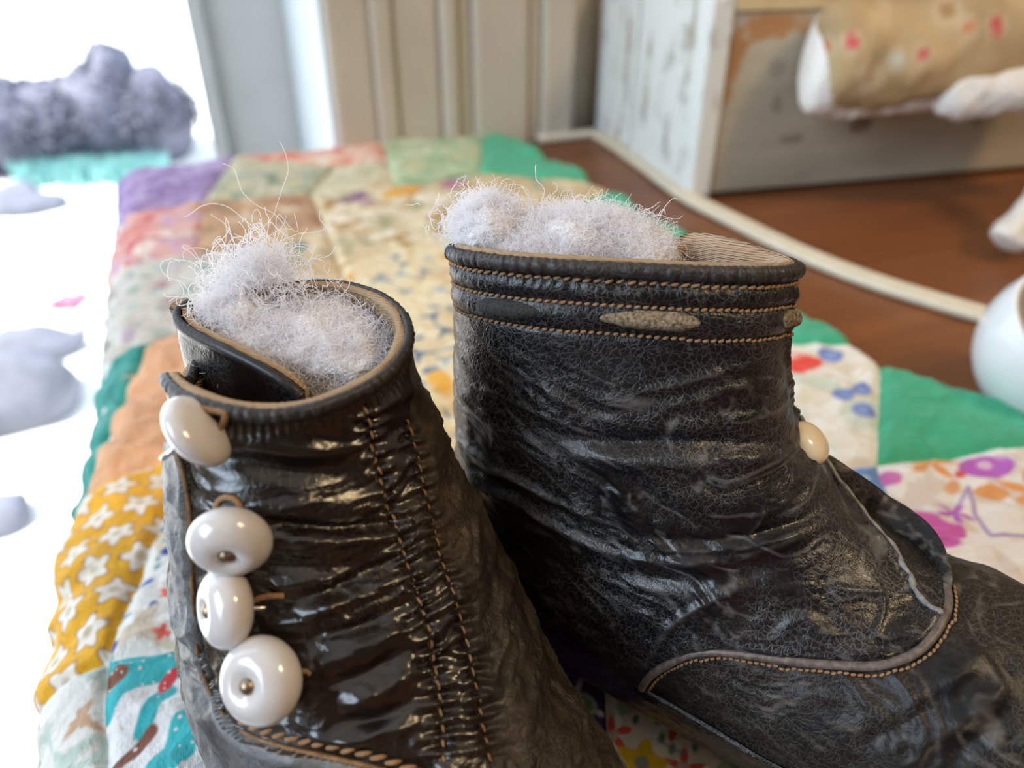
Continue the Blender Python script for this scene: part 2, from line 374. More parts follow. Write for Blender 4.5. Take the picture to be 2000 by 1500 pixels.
# pale teal tufts in front of the bushes, stones (mostly ground shadows built as solids), pink flower
def tufts():
    r = np.random.default_rng(4); V = []; Fc = []
    for k in range(2600):
        px = r.uniform(40, 330); py = r.normal(362-.05*px, 7); c = gpt(px, py); a = r.uniform(0, 6.3); L = r.uniform(5, 12)
        d = np.array([math.cos(a), math.sin(a), 0]); k0 = len(V)
        V += [c-d*1.2, c+d*1.2, c+d*.3*L+np.array([0, 0, L])]; Fc += [(k0, k0+1, k0+2)]
    o = mesh_obj('grass', V, Fc, M['teal_grass'], None, False); o['kind'] = 'stuff'; o['label'] = 'pale teal grass tufts in front of the dark bushes outside the window'; o['category'] = 'grass'
tufts()
def stone_shape(px, py, rx, ry, rz, lab, seed):
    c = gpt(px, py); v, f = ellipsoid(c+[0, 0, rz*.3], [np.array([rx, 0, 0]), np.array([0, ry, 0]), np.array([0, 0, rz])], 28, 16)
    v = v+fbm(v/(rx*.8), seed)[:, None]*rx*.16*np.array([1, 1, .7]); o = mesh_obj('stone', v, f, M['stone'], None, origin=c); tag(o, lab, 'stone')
stone_shape(30, 800, 17, 13, 11, 'ground shadow modelled as a large blue-grey stone on the bright ground outside, left of the quilt', 31)
stone_shape(40, 700, 17, 8, 6, 'ground shadow modelled as a flat blue-grey stone on the bright ground, just behind the large stone', 32)
stone_shape(0, 1030, 7, 6, 5, 'ground shadow modelled as a small blue-grey stone on the bright ground at the left edge of the photo', 33)
stone_shape(40, 410, 20, 10, 7, 'grey stone on the bright ground in front of the bushes', 34)
def flower_out(px, py):
    c = gpt(px, py); o = empty('pink_flower', c, 'pink flower with pointed petals on the bright ground outside the window', 'flower')
    V, Fc = tube([c, c+[1, 0, 4], c+[0, 0, 7]], .5, 6); mesh_obj('stem', V, Fc, M['stem'], o)
    r = np.random.default_rng(5)
    for k in range(9):
        a = k*.7+.3; d = np.array([math.cos(a), math.sin(a), 0]); s_ = np.array([-d[1], d[0], 0]); L = r.uniform(7, 12)
        V = [c+[0, 0, 6.5], c+[0, 0, 9]+d*L*.5+s_*2.6, c+[0, 0, 8+r.uniform(0, 5)]+d*L, c+[0, 0, 9]+d*L*.5-s_*2.6, c+[0, 0, 7.6]+d*L*.5]
        mesh_obj('petal', V, [(0, 1, 4), (1, 2, 4), (2, 3, 4), (3, 0, 4)], M['petal'], o)
flower_out(148, 640)

# ------------------------------------------------------------------ table
tb = empty('table', (30, 15, ZT), 'reddish brown wooden table under the quilt and the crate', 'table')
bevel(MB().box(-4.6, 78, -34, WY-2.7, ZT-3, ZT).obj('tabletop', M['table'], tb), .4, 3)
MB().box(0, 74, -30, -28, ZT-13, ZT-3).box(0, 74, 46, 48, ZT-13, ZT-3).box(0, 2, -28, 46, ZT-13, ZT-3).box(72, 74, -28, 46, ZT-13, ZT-3).obj('apron', M['table_leg'], tb)
for x in (0, 69):
    for y in (-30, 43): bevel(MB().box(x, x+5, y, y+5, FL, ZT-3).obj('leg', M['table_leg'], tb), .5)

# ------------------------------------------------------------------ quilt
QR = 1.9
def quilt_base(u, Y):
    U0 = -3.2-.6*np.exp(-((Y-15)/6.)**2); a = np.clip((U0-u)/QR, 0, None); b = np.clip(a-np.pi/2, 0, None); a = np.minimum(a, np.pi/2)
    X = np.where(u < U0, U0-QR*np.sin(a), u); z = np.where(u < U0, -QR*(1-np.cos(a))-b*QR, 0)
    nx = -np.sin(a); nz = np.cos(a)
    return X, Y, z, nx, nz
def right_edge(Y): return 21.0+1.2*np.exp(-((Y-12.5)/3.0)**2)-.5*np.exp(-((Y-17.6)/1.6)**2)+.35*np.sin(Y*1.1)-.9*sm(40, 52, Y)
FAR = 51.5
def quilt_pt(u, Y, groove=0.0):
    X, Yy, z, nx, nz = quilt_base(u, Y)
    p = np.stack([u, Y, 0*u], -1)
    h = .10*fbm(p*.55, 40, 2)+.075*ridged(p*np.array([.55, 1.2, 1])+fbm(p*.4, 44)[..., None]*.8, 41, 2)+.03*fbm(p*2.2, 43, 2)-.08
    h = h+.085*sm(2, -5, u)*np.sin((u*.8+Y*1.25)*2.3+2*vnoise(p*.6, 9))
    h = h*sm(-.1, .6, np.minimum(1, 1))-groove
    d = np.minimum(right_edge(Y)-u, FAR+.6*np.sin(u*.7)-Y)
    dd = np.clip(d/.75, 0, 1); z = z-.72*(1-np.sqrt(np.clip(1-(1-dd)**2, 0, 1)))
    return np.stack([X+nx*h, Yy, z+nz*h], -1)
qu, qY = np.meshgrid(np.arange(-8, 24, .08), np.arange(3, 54, .08), indexing='ij')
_X, _Yy, _z, _nx, _nz = quilt_base(qu, qY); _P = np.stack([_X, _Yy, _z], -1); _v = _P-CAM
_face = (_v[..., 0]*_nx+_v[..., 2]*_nz) < 0
_px, _py = proj(_P); _px = np.where(_face, _px, 1e6)
def Q(px, py):
    k = np.argmin((_px-px)**2+(_py-py)**2); return np.array([qu.flat[k], qY.flat[k]])
# --- prints: every function recolours an array of points (u,Y in centimetres) of one patch
def srgb(h): c = np.array([int(h[i:i+2], 16)/255 for i in (0, 2, 4)]); return np.where(c <= .04045, c/12.92, ((c+.055)/1.055)**2.4)
def put(col, m, c): m = np.clip(m, 0, 1)[:, None]; col[:] = col*(1-m)+np.asarray(c)*m
def ell(P, col, c, rx, ry, ang, color, soft=.06, jag=0, seed=1):
    d = P-np.asarray(c); ca, sa = math.cos(ang), math.sin(ang); x = (d[:, 0]*ca+d[:, 1]*sa)/rx; y = (-d[:, 0]*sa+d[:, 1]*ca)/ry
    r = np.hypot(x, y)
    if jag: r = r+jag*fbm(np.c_[P*2.2, 0*P[:, :1]], seed)
    put(col, sm(1+soft/rx, 1-soft/rx, r), color)
def flow(P, col, c, R, n, color, rot=0, center=None, inner=.45, soft=.05, depth=.5):
    d = P-np.asarray(c); r = np.hypot(*d.T); a = np.arctan2(d[:, 1], d[:, 0])+rot
    lim = R*(1-depth*(.5-.5*np.cos(n*a))**.8); put(col, sm(soft, -soft, r-lim), color)
    if center is not None: put(col, sm(soft, -soft, r-R*.28), center)
def stroke(P, col, pts, wd, color, soft=.04):
    pts = np.asarray(pts, float); best = np.full(len(P), 1e9)
    for a, b in zip(pts[:-1], pts[1:]):
        ab = b-a; t = np.clip(((P-a)@ab)/(ab@ab+1e-9), 0, 1); best = np.minimum(best, np.linalg.norm(P-a-t[:, None]*ab, axis=1))
    put(col, sm(wd+soft, wd-soft, best), color)
def scatter(P, col, cell, seed, colors, kind='dot', r=.3, prob=1.0, soft=.06, stretch=1.0):
    I = np.floor(P/cell).astype(np.int64)
    for a in (-1, 0, 1):
        for b in (-1, 0, 1):
            J = I+[a, b]; z = 0*J[:, 0]
            h = [_hash(J[:, 0], J[:, 1], z+k, seed) for k in range(6)]
            cx = (J[:, 0]+.15+.7*h[0])*cell; cy = (J[:, 1]+.15+.7*h[1])*cell
            dx = P[:, 0]-cx; dy = P[:, 1]-cy; an = h[2]*6.28
            x = dx*np.cos(an)+dy*np.sin(an); y = -dx*np.sin(an)+dy*np.cos(an); R = cell*r*(.65+.7*h[3])
            rr = np.hypot(x, y*stretch)
            if kind == 'flower': rr = rr/(.62+.38*np.cos(5*np.arctan2(y, x)))
            if kind == 'blot': rr = rr*(1+.45*np.sin(3*np.arctan2(y, x)+h[4]*6)+.2*np.sin(7*np.arctan2(y, x)))
            m = sm(soft*cell, -soft*cell, rr-R)*(h[5] < prob)
            ci = (h[4]*len(colors)).astype(int).clip(0, len(colors)-1); put(col, m, np.asarray(colors)[ci])
S = srgb
WH = S('ece6de')
def p_solid(c, var=.10):
    def f(P, col):
        col[:] = S(c); k = 1+var*fbm(np.c_[P*.8, 0*P[:, :1]], 5); col *= k[:, None]
    return f
def p_print(basec, layers):
    def f(P, col):
        col[:] = S(basec)
        for (cell, seed, cols, kind, r, prob) in layers: scatter(P, col, cell, seed, [S(c) for c in cols], kind, r, prob)
    return f
def p_yellow(P, col):
    col[:] = S('e0a412'); k = 1+.12*fbm(np.c_[P*.7, 0*P[:, :1]], 3); col *= k[:, None]
    cell = 1.08
    for a in range(-10, 2):
        for b in range(10, 22):
            c = np.array([a*cell+(.5*cell if b % 2 else 0), b*cell*.92])
            flow(P, col, c, .50, 5, S('9b6a3a'), a*1.3+b, None, depth=.42, soft=.07); flow(P, col, c, .44, 5, S('e6dccf'), a*1.3+b, S('c9b79a'), depth=.42, soft=.06)
def p_whiteblue(P, col):
    col[:] = S('e4dfd8')
    scatter(P, col, .62, 21, [S('4f8fb8'), S('2d55a8'), S('6aa3bb'), S('7fa9a0')], 'dot', .17, .75, stretch=1.4)
    scatter(P, col, 1.5, 22, [S('e2573f')], 'flower', .22, .6); scatter(P, col, 1.3, 23, [S('cdbda6')], 'blot', .3, .6)
    for px, py, c in ((285, 1130, '2c50a6'), (215, 1255, '2c50a6'), (330, 1075, '2c50a6')): ell(P, col, Q(px, py), .16, .13, .5, S(c))
    for px, py in ((318, 1235), (330, 1152)): flow(P, col, Q(px, py), .2, 4, S('e5604c'), .4)
def p_teal(P, col):
    col[:] = S('e3e0df'); T = S('2fa9ae'); B = S('7a4630')
    qp = lambda L: [Q(*a) for a in L]
    stroke(P, col, qp([(230, 1300), (280, 1305), (330, 1290)]), .42, T); stroke(P, col, qp([(200, 1395), (225, 1350), (270, 1320)]), .22, T)
    stroke(P, col, qp([(275, 1420), (300, 1370), (325, 1345)]), .17, T); stroke(P, col, qp([(310, 1500), (345, 1460), (360, 1410)]), .3, T)
    ell(P, col, Q(330, 1320), .33, .14, 1.1, S('c9303a'))
    stroke(P, col, qp([(225, 1310), (185, 1350), (165, 1400), (155, 1470), (150, 1500)]), .22, B); stroke(P, col, qp([(290, 1420), (270, 1450), (235, 1480), (215, 1500)]), .13, B)
    scatter(P, col, .22, 61, [S('d8cfc2')], 'dot', .14, .35)
def p_tanprint(P, col):
    col[:] = S('ddd9d2'); scatter(P, col, .75, 31, [S('a48b76'), S('c8a182'), S('8fae96'), S('b9c8bd')], 'blot', .30, .85)
    scatter(P, col, .9, 32, [S('6e8fc4'), S('8a6b50')], 'dot', .16, .5)
def p_redyellow(P, col):
    col[:] = S('e8dcc6')
    for px, py, R, c in ((1195, 1420, .42, 'e8593a'), (1318, 1412, .40, 'd8483c'), (1335, 1490, .40, 'e25a40')):
        flow(P, col, Q(px, py), R, 5, S(c), px*.1, S('c9b8a0'), depth=.75)
    flow(P, col, Q(1258, 1478), .50, 5, S('e9b90f'), .4, S('8b8b78'), depth=.38)
    for px, py in ((1217, 1385), (1290, 1435), (1310, 1452), (1362, 1455), (1245, 1395)): ell(P, col, Q(px, py), .10, .06, .8, S('5d7a78'))
    for px, py in ((1225, 1370), (1410, 1455), (1425, 1490), (1380, 1440)): ell(P, col, Q(px, py), .22, .17, .3, S('a9b98e'), jag=.25)
    stroke(P, col, [Q(1285, 1437), Q(1315, 1455), Q(1340, 1465)], .02, S('7c8c8a')); scatter(P, col, 1.4, 71, [S('d98a5a'), S('a9b98e')], 'flower', .2, .5)
def p_purpledark(P, col):
    col[:] = S('3b2a63'); 
    stroke(P, col, [Q(1145, 1310), Q(1130, 1345), Q(1118, 1375)], .05, S('d8c8d0')); ell(P, col, Q(1143, 1368), .23, .26, .2, S('e2d8cc')); ell(P, col, Q(1143, 1366), .18, .22, .2, S('5f9a58')); ell(P, col, Q(1172, 1378), .08, .06, 0, WH)
def p_cream(P, col):
    col[:] = S('ece4d6'); scatter(P, col, 1.3, 81, [S('f2efe8'), S('e2d3bd'), S('d5dfd3')], 'blot', .4, .9)
    for px, py, r in ((1625, 690, .55), (1650, 770, .42), (1685, 760, .40), (1685, 800, .45), (1560, 830, .5), (1620, 640, .3)):
        ell(P, col, Q(px, py), r, r*.8, .4, S('6f87cc'), .12, .2, int(px)); ell(P, col, Q(px, py), r*.4, r*.35, .4, S('8fa3da'), .12)
    ell(P, col, Q(1553, 703), .85, .62, -.5, S('ef4a3c'), .12, .25); ell(P, col, Q(1545, 690), .3, .25, 0, S('f2b0a0'), .1); ell(P, col, Q(1600, 745), .5, .4, 0, S('cfdcc9'), .2)
def p_green(P, col):
    col[:] = S('3fae85'); k = 1+.06*fbm(np.c_[P*1.2, 0*P[:, :1]], 8); col *= k[:, None]
def p_pink(P, col):
    col[:] = S('efe8e4'); scatter(P, col, 1.1, 91, [S('f6f2f0'), S('e3d6cc')], 'blot', .4, .9)
    ell(P, col, Q(1800, 1020), .95, .55, 2.1, S('d35fb4'), .08, .22, 4); ell(P, col, Q(1735, 925), .35, .3, 0, S('d873b8'), .08, .2); ell(P, col, Q(1840, 1045), .5, .35, 1.2, S('d35fb4'), .08, .2)
    ell(P, col, Q(1925, 905), .75, .5, -.2, S('bf63c6'), .08, .2, 6); ell(P, col, Q(1925, 900), .22, .16, 0, S('e8c8e8'), .06)
    ell(P, col, Q(1945, 960), .5, .3, -.4, S('e9a05e'), .07, .35, 7); ell(P, col, Q(1865, 945), .38, .2, .5, S('e9a674'), .07, .35, 8); ell(P, col, Q(1875, 920), .25, .15, .3, S('e2574a'), .06, .2)
    stroke(P, col, [Q(1895, 945), Q(1905, 1000), Q(1935, 1045), Q(2000, 1050), Q(2060, 1030)], .05, S('a98ac4')); stroke(P, col, [Q(1895, 945), Q(1870, 990)], .04, S('a98ac4'))
    scatter(P, col, 2.6, 93, [S('d35fb4'), S('e9a05e'), S('bf63c6')], 'flower', .25, .5)
def p_multi(P, col):
    col[:] = S('d9c9a6'); scatter(P, col, 1.2, 101, [S('e4d9bd'), S('c7ab7d'), S('b9b08c'), S('efe6d4')], 'blot', .38, .95)
    scatter(P, col, 2.2, 102, [S('b58a4a'), S('a9a37a')], 'blot', .2, .5)
    for px, py, rx, c in ((690, 385, .85, '8a5480'), (700, 372, .5, '5d3a5e'), (720, 395, .5, 'b06aa0'), (785, 372, 1.1, 'dd9a1e'), (760, 382, .6, 'e0ab30'), (880, 360, .8, 'b0608f'), (875, 350, .4, '6c4468'), (815, 395, .55, '7d9a62'), (860, 490, .9, 'e08a24'), (845, 520, .7, 'e2702c'), (800, 540, .7, 'dd9a1e')):
        ell(P, col, Q(px, py), rx, rx*.62, .3, S(c), .2, .3, int(px))
def p_bluedot(P, col):
    col[:] = S('e3cfa6'); scatter(P, col, 1.3, 111, [S('eadcb8'), S('d6b98a')], 'blot', .4, .9)
    scatter(P, col, 1.25, 112, [S('54718c'), S('7c93a0'), S('8aa0b0')], 'blot', .17, .8); scatter(P, col, 2.6, 113, [S('dd9a1e')], 'blot', .16, .5)
    for px, py in ((765, 610), (815, 660), (850, 600), (838, 715)): ell(P, col, Q(px, py), .26, .2, .3, S('5f7b95'), .1, .2)
    ell(P, col, Q(860, 745), .35, .9, 0, S('e5a52a'), .1, .2)
qq = lambda *L: [Q(*a) if a[0] > 100 or len(a) == 3 else np.array(a[:2], float) for a in L]
PATCHES = [   # print, polygon in cloth coordinates, mesh step
 ('teal', p_teal, [(-3.9, 3), (0.4, 3), (0.3, 12.1), (-3.9, 13.0)], .03),
 ('tan', p_tanprint, [(-9, 3), (-3.9, 3), (-3.9, 13.0), (-9, 12.6)], .05),
 ('yellow', p_yellow, [(-9, 12.6), (-3.9, 13.0), (-2.0, 19.8), (-9, 19.4)], .04),
 ('whiteblue', p_whiteblue, [(-3.9, 13.0), (.3, 12.1), (3, 19.5), (-2.0, 19.8)], .035),
 ('peach', p_solid('d9a37a', .16), [(-5.4, 19.5), (-2.0, 19.8), (.5, 28), (-2.9, 27.6)], .07),
 ('peach', p_print('d6b394', [(1.2, 3, ['e2c6ac', 'c79a72', '9ab0a8'], 'blot', .3, .8)]), [(-2.0, 19.8), (3, 19.5), (4.5, 28), (.5, 28)], .09),
 ('tealgreen', p_print('2f958b', [(1.3, 5, ['cdd8cf', 'bfae98'], 'blot', .16, .35), (1.0, 6, ['23817a'], 'blot', .3, .7)]), [(-9, 19.4), (-5.4, 19.5), (-2.9, 27.6), (-9, 27)], .07),
 ('dots', p_print('c9c4bb', [(1.1, 7, ['a9b3ac', '93a79b', 'b7a4b0', 'a8a39c'], 'dot', .27, .85), (2.0, 8, ['b48a92', '7f9a90'], 'dot', .12, .6)]), [(-9, 27), (.5, 28), (1.5, 36), (-9, 35.3)], .09),
 ('bluedot', p_bluedot, [(3, 19.5), (10, 18.6), (10.5, 28.6), (4.5, 28)], .09),
 ('midtan', p_print('cdb38a', [(1.2, 12, ['dccba8', 'b99562', 'a59a78', 'e2d6c0'], 'blot', .35, .9), (2.1, 13, ['6f8a90', 'b08a6a'], 'dot', .14, .6)]), [(.5, 28), (4.5, 28), (5, 36.5), (1.5, 36)], .1),
 ('bluedot', p_bluedot, [(4.5, 28), (10.5, 28.6), (9.5, 33), (4.8, 33)], .1),
 ('multi', p_multi, [(4.8, 33), (9.5, 33), (14.3, 41.4), (5.2, 42.3), (5, 36.5)], .1),
 ('pinkprint', p_print('d9a9a2', [(1.4, 14, ['cf6f6c', 'd98a80', 'e2cfc4', 'c9a0b8'], 'blot', .34, .9), (1.8, 15, ['c9a24a', 'cf5560'], 'dot', .14, .4)]), [(-9, 35.3), (-1.0, 36), (-.3, 43), (-9, 42.6)], .1),
 ('brown', p_print('b98f68', [(1.3, 16, ['a06a48', 'c9a983', '9a7a58', 'd8c0a0'], 'blot', .32, .9)]), [(-1.0, 36), (1.5, 36), (5, 36.5), (5.2, 42.3), (-.3, 43)], .1),
 ('purple', p_print('9a80b0', [(1.5, 17, ['a993bf', '8468a0', 'b4a6c4'], 'blot', .35, .8)]), [(-9, 42.6), (-.3, 43), (2.0, 51.2), (-9, 51.2)], .1),
 ('sage', p_print('b5b195', [(1.3, 18, ['8f9c84', 'd2cbb2', '76866e', 'c2b48c'], 'blot', .3, .95)]), [(-.3, 43), (5.2, 42.3), (7.5, 47.2), (2.0, 51.2)], .1),
 ('coral', p_print('dba48c', [(1.5, 19, ['d5765c', 'e3c2ae', 'd06a58', 'e6d2c2'], 'blot', .34, .9)]), [(2.0, 51.2), (7.5, 47.2), (10.6, 46.6), (11.5, 51.8), (3, 51.9)], .1),
 ('palesage', p_print('cfc6a6', [(1.4, 20, ['b2b392', 'ddd6be', 'c4a878'], 'blot', .32, .9)]), [(5.2, 42.3), (9.8, 41.8), (10.6, 46.6), (7.5, 47.2)], .1),
 ('lightgreen', p_print('a7bc92', [(1.3, 24, ['bccaa6', '8fae85', 'c6c495', 'd5d8c0'], 'blot', .32, .95)]), [(9.8, 41.8), (15.0, 42.2), (18.6, 51.6), (11.5, 51.8), (10.6, 46.6)], .1),
 ('green', p_green, [(15.0, 42.2), (21.6, 37.5), (21.4, 50), (18.6, 51.6)], .1),
 ('tan', p_print('cdb489', [(1.5, 25, ['dcc8a2', 'b89a68', '9ca38a'], 'blot', .3, .8)]), [(14.3, 41.4), (13.2, 34.5), (18.6, 35.6), (21.6, 37.5), (15.0, 42.2)], .1),
 ('green', p_green, [(18.6, 35.6), (16.5, 31), (20.5, 25.5), (22.5, 27), (22, 36.5), (21.6, 37.5)], .1),
 ('cream', p_cream, [(10, 18.6), (17.5, 19.2), (19.6, 25.8), (16.5, 31), (10.5, 28.6)], .12),
 ('sage', p_print('c9bf9e', [(1.3, 27, ['b2b392', 'ddd6be'], 'blot', .32, .9)]), [(10.5, 28.6), (16.5, 31), (18.6, 35.6), (13.2, 34.5), (9.5, 33)], .12),
 ('multi', p_multi, [(9.5, 33), (13.2, 34.5), (14.3, 41.4)], .12),
 ('green', p_green, [(17.5, 19.2), (20.6, 18.0), (22.5, 19), (22.5, 27), (20.5, 25.5), (19.6, 25.8)], .08),
 ('cream', p_cream, [(10, 13), (16.1, 12.15), (20.8, 16.9), (20.6, 18.0), (17.5, 19.2), (10, 18.6)], .05),
 ('green', p_green, [(16.1, 12.15), (20.5, 11.1), (24.5, 10.6), (24.5, 16), (20.8, 16.9)], .05),
 ('green', p_green, [(20.8, 16.9), (24.5, 16), (22.5, 19), (20.6, 18.0)], .05),
 ('blue', p_print('5f8fd0', [(1.2, 28, ['6fa0dc', 'a9c3e6', '4a78bc'], 'blot', .35, .8)]), [(10, 13), (11, 7), (14.45, 7), (14.4, 9.5), (16.1, 12.15)], .06),
 ('pink', p_pink, [(16.1, 12.15), (14.4, 9.5), (14.5, 3), (24.5, 3), (24.5, 10.6), (20.5, 11.1)], .05),
 ('purple', p_purpledark, [(0.3, 12.1), (.4, 3), (5.0, 3), (4.6, 6.6), (5.5, 8.6), (5.6, 9.6)], .03),
 ('cream', p_cream, [(11, 3), (14.5, 3), (14.45, 7), (11, 7)], .12),
 ('redyellow', p_redyellow, [(4.6, 6.6), (5.0, 3), (11, 3), (11, 7), (5.6, 9.6), (5.5, 8.6)], .03),
 ('print', p_bluedot, [(.3, 12.1), (5.6, 9.6), (10, 13), (10, 18.6), (3, 19.5)], .12),
 ('print', p_cream, [(5.6, 9.6), (11, 7), (10, 13)], .12),
]
quilt = empty('quilt', (8, 18, ZT), 'faded patchwork quilt of floral print patches with green edging under the boots', 'quilt')
for nm, fn, poly, step in PATCHES:
    poly = np.array(poly, float)
    A_ = .5*np.sum(poly[:, 0]*np.roll(poly[:, 1], -1)-np.roll(poly[:, 0], -1)*poly[:, 1])
    if A_ < 0: poly = poly[::-1]
    ctr = poly.mean(0); k = len(poly); V = []; Fc = []
    for i in range(k):
        a = poly[i]; b = (poly[i]+poly[(i+1) % k])/2; d = (poly[i]+poly[i-1])/2
        L = max(np.linalg.norm(b-a), np.linalg.norm(d-a), np.linalg.norm(ctr-b), np.linalg.norm(ctr-d)); nn = max(6, int(L/step)+1)
        s_, t_ = np.meshgrid(np.linspace(0, 1, nn), np.linspace(0, 1, nn), indexing='ij')
        G = ((1-s_)*(1-t_))[..., None]*a+(s_*(1-t_))[..., None]*b+(s_*t_)[..., None]*ctr+((1-s_)*t_)[..., None]*d
        Fc.append(grid_faces(nn, nn)[:, ::-1]+sum(len(v) for v in V)); V.append(G.reshape(-1, 2))
    UVc = np.concatenate(V); Fc = np.concatenate(Fc)[:, ::-1]
    dist = np.full(len(UVc), 1e9)
    for i in range(k):
        a, b = poly[i], poly[(i+1) % k]; ab = b-a; t = np.clip(((UVc-a)@ab)/(ab@ab), 0, 1); dist = np.minimum(dist, np.linalg.norm(UVc-a-t[:, None]*ab, axis=1))
    W = UVc.copy(); W[:, 0] = np.minimum(W[:, 0], right_edge(W[:, 1])); W[:, 1] = np.minimum(W[:, 1], FAR+.6*np.sin(W[:, 0]*.7))
    col = np.zeros((len(UVc), 3)); fn(UVc, col)
    P3 = quilt_pt(W[:, 0], W[:, 1], .13*np.exp(-(dist/.16)**2)+.05*np.exp(-(dist/.5)**2))
    mesh_obj('patch', P3, Fc, M['patch'], quilt, True, col, UVc)
# batting body under the patches
n1, n2 = 60, 90; Yg = np.linspace(3, FAR, n2); ug = np.linspace(0, 1, n1)
top = np.array([[quilt_pt(np.array([-8.8+s_*(right_edge(np.array([y]))[0]+8.7)]), np.array([y]), .22)[0] for y in Yg] for s_ in ug])
V = top.reshape(-1, 3).copy(); V[:, 2] = np.where(V[:, 0] > -4.75, np.maximum(V[:, 2]-.05, ZT+.1), V[:, 2]-.05)
bot = V.copy(); bot[:, 2] = np.where(bot[:, 0] > -4.6, ZT+.02, bot[:, 2]); bot[:, 0] = np.where(V[:, 2] < ZT, np.maximum(bot[:, 0]+.25, -9), bot[:, 0])
Fa = grid_faces(n1, n2)
mesh_obj('batting', np.r_[V, bot], np.r_[Fa, Fa[:, ::-1]+len(V)], M['backing'], quilt)

#BOOTS#
# ------------------------------------------------------------------ boots
# sagittal table, one row per ring from the rim to the toe: heel/sole point x,z  front/top point x,z  half width  twist  squareness  near-side lift
ROWS2 = [(-2.76, 8.42, 2.50, 8.5, 1.4, 22, 2.6, .42), (-2.72, 7.72, 2.52, 7.85, 1.5, 20, 2.6, .36), (-2.72, 6.9, 2.6, 7.0, 1.65, 16, 2.4, .25), (-2.8, 5.6, 2.95, 6.0, 1.85, 9, 2.3, .1),
 (-2.95, 4.1, 3.6, 5.15, 2.0, 4, 2.2, 0), (-3.05, 2.6, 4.3, 4.65, 2.15, 0, 2.1, 0), (-2.95, 1.2, 5.0, 4.3, 2.25, 0, 2.1, 0), (-2.3, .3, 5.6, 4.15, 2.25, 0, 2.2, 0), (-.6, .1, 6.35, 4.1, 2.3, 0, 2.3, 0),
 (1.6, .1, 7.15, 4.0, 2.4, 0, 2.3, 0), (4, .1, 8.0, 3.65, 2.4, 0, 2.3, 0), (6, .15, 8.6, 3.0, 2.1, 0, 2.3, 0), (7.5, .35, 8.9, 1.9, 1.6, 0, 2.2, 0), (8.7, .9, 9.0, 1.3, .3, 0, 2, 0)]
ROWS1 = [(-1.95, 8.15, 1.35, 8.0, 1.62, 0, 2.1, -.1), (-1.95, 7.3, 1.5, 7.2, 1.72, 0, 2.2, 0), (-2.1, 6.4, 1.75, 6.5, 1.92, 0, 2.2, 0), (-2.4, 5.2, 2.2, 5.7, 2.12, 0, 2.2, 0), (-2.7, 4.0, 2.9, 5.0, 2.35, 0, 2.2, 0),
 (-2.95, 2.6, 3.6, 4.3, 2.55, 0, 2.1, 0), (-2.95, 1.2, 4.3, 3.8, 2.65, 0, 2.1, 0), (-2.3, .3, 4.9, 3.4, 2.65, 0, 2.2, 0), (-.6, .1, 5.6, 3.1, 2.55, 0, 2.3, 0), (1.6, .1, 6.3, 2.85, 2.45, 0, 2.3, 0),
 (4, .1, 7.0, 2.6, 2.35, 0, 2.3, 0), (6, .15, 7.8, 2.2, 2.1, 0, 2.3, 0), (7.3, .35, 8.3, 1.7, 1.6, 0, 2.2, 0), (8.2, .8, 8.5, 1.2, .3, 0, 2, 0)]
def frame_to_world(x, y): return np.array([x*math.cos(YAW)+y*math.sin(YAW), -x*math.sin(YAW)+y*math.cos(YAW)])
